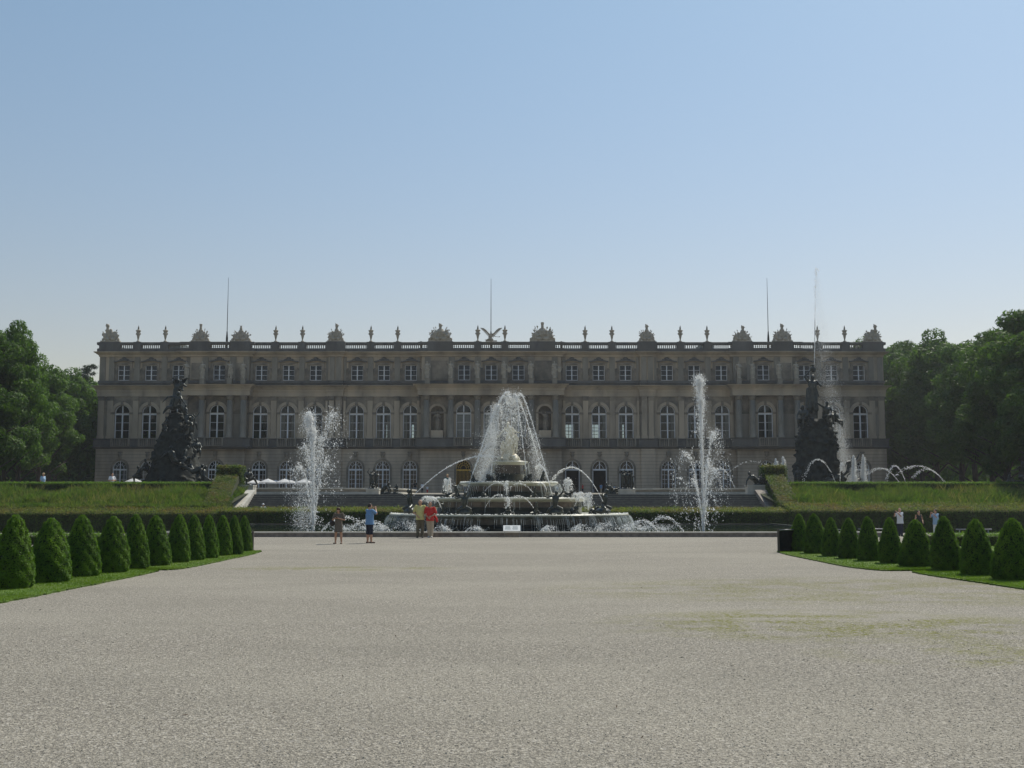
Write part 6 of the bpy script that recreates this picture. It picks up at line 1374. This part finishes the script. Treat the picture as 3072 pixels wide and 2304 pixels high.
M['leather'] = mat('dark_leather', (.035,.03,.03), (.02,.018,.018), 10, .5); M['shoe_white'] = mat('white_shoe', (.7,.68,.64), (.6,.58,.55), 8, .6); M['shoe_brown'] = mat('brown_sandal', (.10,.06,.04), (.07,.04,.03), 8, .6)
def gp(px, py): return GP(px, py)
# woman in a grey-brown dress looking at her camera
def bag(o, J, H):
    c = MB().ell(J['pelvis']+Vector((-.19,.02,.05))*H, (.08*H,.055*H,.09*H)).fuse(.012,1); link('shoulder_bag', c, M['leather'], o)
    MB().tube([J['pelvis']+Vector((-.18,.02,.1))*H, J['shR']+Vector((-.03,.03,.03))*H, J['shR']+Vector((0,.04,.03))*H], .007, 6).build('bag_strap', M['leather'], o)
    MB().obox((J['wrL']+J['wrR'])/2+Vector((0,-.05,.03)), (.045,0,0), (0,.02,0), (0,0,.03)).build('camera', M['leather'], o)
p = gp(1015, 1631.5); person(p, 1.455, dict(elL=(.16,.0,.66), wrL=(.015,-.13,.705), elR=(-.17,.0,.66), wrR=(-.045,-.13,.715), head=(0,-.03,.92), kneeL=(.075,-.005,.28), kneeR=(-.075,0,.28), ankL=(.085,0,.045), ankR=(-.085,0,.045)), [('dress','dress',K['taupe']),('shoes','shoes',M['shoe_brown'])],
    'woman in a short grey brown dress with a black shoulder bag looking at her camera', -.15, 1.05, hair=('bob', M['hair_brown']), extra=bag)
# man in the blue T-shirt seen from behind, photographing
def cam_hold(o, J, H):
    MB().obox((J['wrL']+J['wrR'])/2+Vector((0,-.07,.02)), (.05,0,0), (0,.02,0), (0,0,.03)).build('camera', M['leather'], o)
p = gp(1108, 1629.5); person(p, 1.62, dict(elL=(.17,-.08,.74), wrL=(.06,-.15,.86), elR=(-.17,-.08,.74), wrR=(-.05,-.15,.86), kneeL=(.065,-.005,.28), kneeR=(-.065,0,.28), ankL=(.075,0,.045), ankR=(-.075,0,.045)), [('t_shirt','shirt',K['blue']),('shorts','shorts',K['navy']),('shoes','shoes',M['shoe_brown'])],
    'man in a blue T-shirt and dark knee shorts holding up a camera, seen from behind', 2.35, 1.12, hair=('short', M['hair_dark']), extra=cam_hold)
# couple posing in front of the kerb
p = gp(1260, 1611); p.y = 53.5; p.x = PX(1260, 1600, 53.5); person(p, 1.78, dict(elL=(.16,.06,.68), wrL=(.2,.1,.6), elR=(-.17,.03,.66), wrR=(-.06,-.09,.56), kneeL=(.055,0,.28), kneeR=(-.055,0,.28)), [('polo_shirt','shirt',K['yellow']),('trousers','trousers',K['olive']),('shoes','shoes',M['leather'])],
    'man in a yellow polo shirt and olive trousers posing before the pool kerb', .05, 1.12, hair=('bald', M['hair_grey']))
def redbag(o, J, H):
    MB().tube([J['pelvis']+Vector((.1,.03,.12))*H, J['pelvis']+Vector((.17,.04,.0))*H, J['pelvis']+Vector((.2,.04,-.09))*H], [.03,.06,.05], 8).build('knotted_jacket', K['red'], o)
p.x = PX(1290, 1600, 53.45); person((p.x, 53.45, 0), 1.68, dict(elL=(.17,.01,.66), wrL=(.06,-.12,.60), elR=(-.16,.02,.66), wrR=(-.03,-.11,.56), kneeL=(.05,0,.28), kneeR=(-.04,-.01,.28), ankL=(.05,-.02,.045), ankR=(-.02,0,.045)), [('blouse','shirt',K['red']),('trousers','trousers',K['beige']),('shoes','shoes',M['shoe_white'])],
    'woman in a red blouse and beige trousers standing beside the man in yellow', -.1, 1.14, hair=('short', M['hair_brown']), extra=redbag)
# three visitors beyond the right row
def bigcam(o, J, H): MB().obox((J['wrL']+J['wrR'])/2+Vector((0,-.06,.02)), (.06,0,0), (0,.05,0), (0,0,.04)).build('camera', M['leather'], o)
def pack(o, J, H):
    bigcam(o, J, H); link('backpack', MB().ell(J['chest']+Vector((0,.1,-.04))*H, (.075*H,.05*H,.12*H)).fuse(.015,1), K['navy'], o)
    for s_ in 'LR': MB().tube([J['sh'+s_]+Vector((0,.04,.03))*H, J['sh'+s_]+Vector((0,-.05,0))*H, J['chest']+Vector((.06 if s_ == 'L' else -.06,-.06,-.1))*H], .014, 6).build('strap', K['navy'], o)
YV = 68; 
def vis(px, pt, H): return (PX(px, pt, YV), YV, PZ(pt, YV)-H)
UPC = dict(elL=(.15,-.1,.72), wrL=(.05,-.16,.84), elR=(-.15,-.1,.72), wrR=(-.05,-.16,.84))
person(vis(2699,1523,1.76), 1.76, UPC, [('t_shirt','shirt',K['white']),('trousers','trousers',K['navy']),('shoes','shoes',M['leather'])], 'man in white T-shirt with dark backpack aiming a camera beyond the right cone bushes', -1.15, 1.12, .014, ('bald', M['hair_grey']), extra=pack)
person(vis(2755,1531,1.66), 1.66, dict(elL=(.17,.02,.66), wrL=(.1,-.1,.58)), [('tank_top','tank',K['black']),('trousers','trousers',K['grey']),('shoes','shoes',M['leather'])], 'woman in a black sleeveless top beyond the right cone bushes', .3, 1.05, .014, ('tail', M['hair_brown']))
person(vis(2806,1527,1.72), 1.72, UPC, [('shirt','shirt',K['skyblue']),('trousers','trousers',K['white']),('shoes','shoes',M['shoe_white'])], 'man in a light blue shirt and white trousers beyond the right cone bushes', -1.2, 1.05, .014, ('short', M['hair_dark']))
# people on the terrace and by the palace
def far(px, pt, Y, H, top_, bot, hair, label, pose={}, rz=0, extra=None, z=None):
    z = float(terr_z(0, np.array(Y))) if z is None else z
    H = PZ(pt, Y)-z if H is None else H
    person((PX(px, pt, Y), Y, z), H, pose, [('shirt','shirt',top_),('trousers','trousers',bot),('shoes','shoes',M['leather'])], label, rz, 1.1, .02, hair, False, extra)
WALK = dict(kneeL=(.05,-.08,.29), ankL=(.05,-.1,.06), kneeR=(-.05,.02,.28), ankR=(-.05,.1,.06))
far(130, 1417, 94, 1.78, K['skyblue'], K['grey'], ('hat', M['straw']), 'man in a straw hat and pale blue shirt walking behind the left upper hedge', WALK, 1.2)
far(337, 1416, 94, 1.78, K['white'], K['beige'], ('short', M['hair_brown']), 'woman in a white top with folded arms behind the left upper hedge', dict(elL=(.17,-.02,.66), wrL=(.0,-.12,.66), elR=(-.17,-.02,.66), wrR=(.0,-.13,.64)), .8)
far(1246, 1443, 146, None, K['black'], K['grey'], ('short', M['hair_brown']), 'person in a black shirt standing before the ground floor window left of the gates', {}, 2.8)
far(1267, 1448, 140, None, K['white'], K['navy'], ('short', M['hair_brown']), 'person in a white shirt with a dark strap beside the one in black', {}, 2.9)
far(1282, 1457, 140, None, K['white'], K['red'], ('short', M['hair_brown']), 'small child in white next to the person with the dark strap', {}, .4)
far(1342, 1421, 95, 1.70, K['teal'], K['beige'], ('hat', M['straw']), 'woman in a teal top with a pale sun hat at the head of the stairs', dict(elL=(.18,-.04,.72), wrL=(.06,-.14,.82)), .2)
far(1395, 1440, 148, None, K['beige'], K['grey'], ('short', M['hair_brown']), 'person standing before the left gilded gate of the palace', {}, 0)
for i, (px, pt, c1, c2, lab) in enumerate(((1672,1457,'blue','navy','visitor in blue before the palace, directly right of the third fountain tier'),(1748,1452,'red','navy','visitor in red before the left open palace door'),(1781,1453,'navy','grey','visitor in a dark blue shirt between the open palace doors'),(1803,1451,'blue','beige','visitor in a bright blue shirt before the middle open palace door'),(1827,1451,'white','navy','visitor in a white shirt near the right bronze children group'),(1843,1455,'skyblue','grey','visitor in pale blue nearest the right bronze children group'))):
    far(px, pt, 144+(i % 3)*2, None, K[c1], K[c2], ('short', M['hair_brown' if i % 2 else 'hair_dark']), lab, {}, i*.9)
far(790, 1511, 85.0, 1.55, K['white'], K['grey'], ('hat', K['white']), 'person in a white cap sitting low on the left end of the stairs', SIT, 0, z=PZ(1511,85)-1.06)

# loose stones and a few fallen leaves on the nearest gravel
gs = np.random.default_rng(99); n = 80000; Y = 6.6+gs.random(n)**1.25*10; X = (gs.random(n)-.5)*Y*1.0; a = gs.random(n)*6.28; s = .0022+.0028*gs.random(n)**2.5
M['stones'] = mat('mixed_pebbles', (.48,.44,.36), (.24,.22,.18), 60, .95, obj=False, lo=.4, hi=.6)
v, f = droplets(np.stack([X, Y, s*.2], 1), np.stack([np.cos(a), np.sin(a), 0*a], 1), s, 1.2, gs); tag(MB().add(v, f).build('loose_gravel', M['stones']), 'loose coarser stones lying on the nearest part of the gravel walk', 'gravel', kind='stuff')
n = 36; Y = 8+gs.random(n)*16; X = (gs.random(n)-.5)*Y*.9; v, f = leaf_quads(np.stack([X, Y, np.full(n, .012)], 1), np.tile([0, 0, 1.], (n, 1)), .022, gs, .6, .3)
M['dead_leaf'] = mat('fallen_leaf', (.10,.06,.03), (.05,.03,.015), 5, .8); tag(MB().add(v, f).build('fallen_leaves', M['dead_leaf']), 'few dry dark leaves scattered over the gravel walk', 'leaves', kind='stuff')
# ================================================================ HAZE
hz = MB().box(-340, 340, -60, 330, -1.6, 48).build('haze', [])
hz.data.materials.clear(); hm_ = bpy.data.materials.new('thin_haze'); hm_.use_nodes = True; N_ = hm_.node_tree.nodes; N_.remove(N_['Principled BSDF'])
pv = N_.new('ShaderNodeVolumePrincipled'); pv.inputs['Color'].default_value = (.88, .93, 1, 1); pv.inputs['Density'].default_value = .00023; pv.inputs['Anisotropy'].default_value = .35
hm_.node_tree.links.new(pv.outputs[0], N_['Material Output'].inputs['Volume']); hz.data.materials.append(hm_)
tag(hz, 'thin summer haze lying over the gardens and the palace', 'haze', kind='stuff')
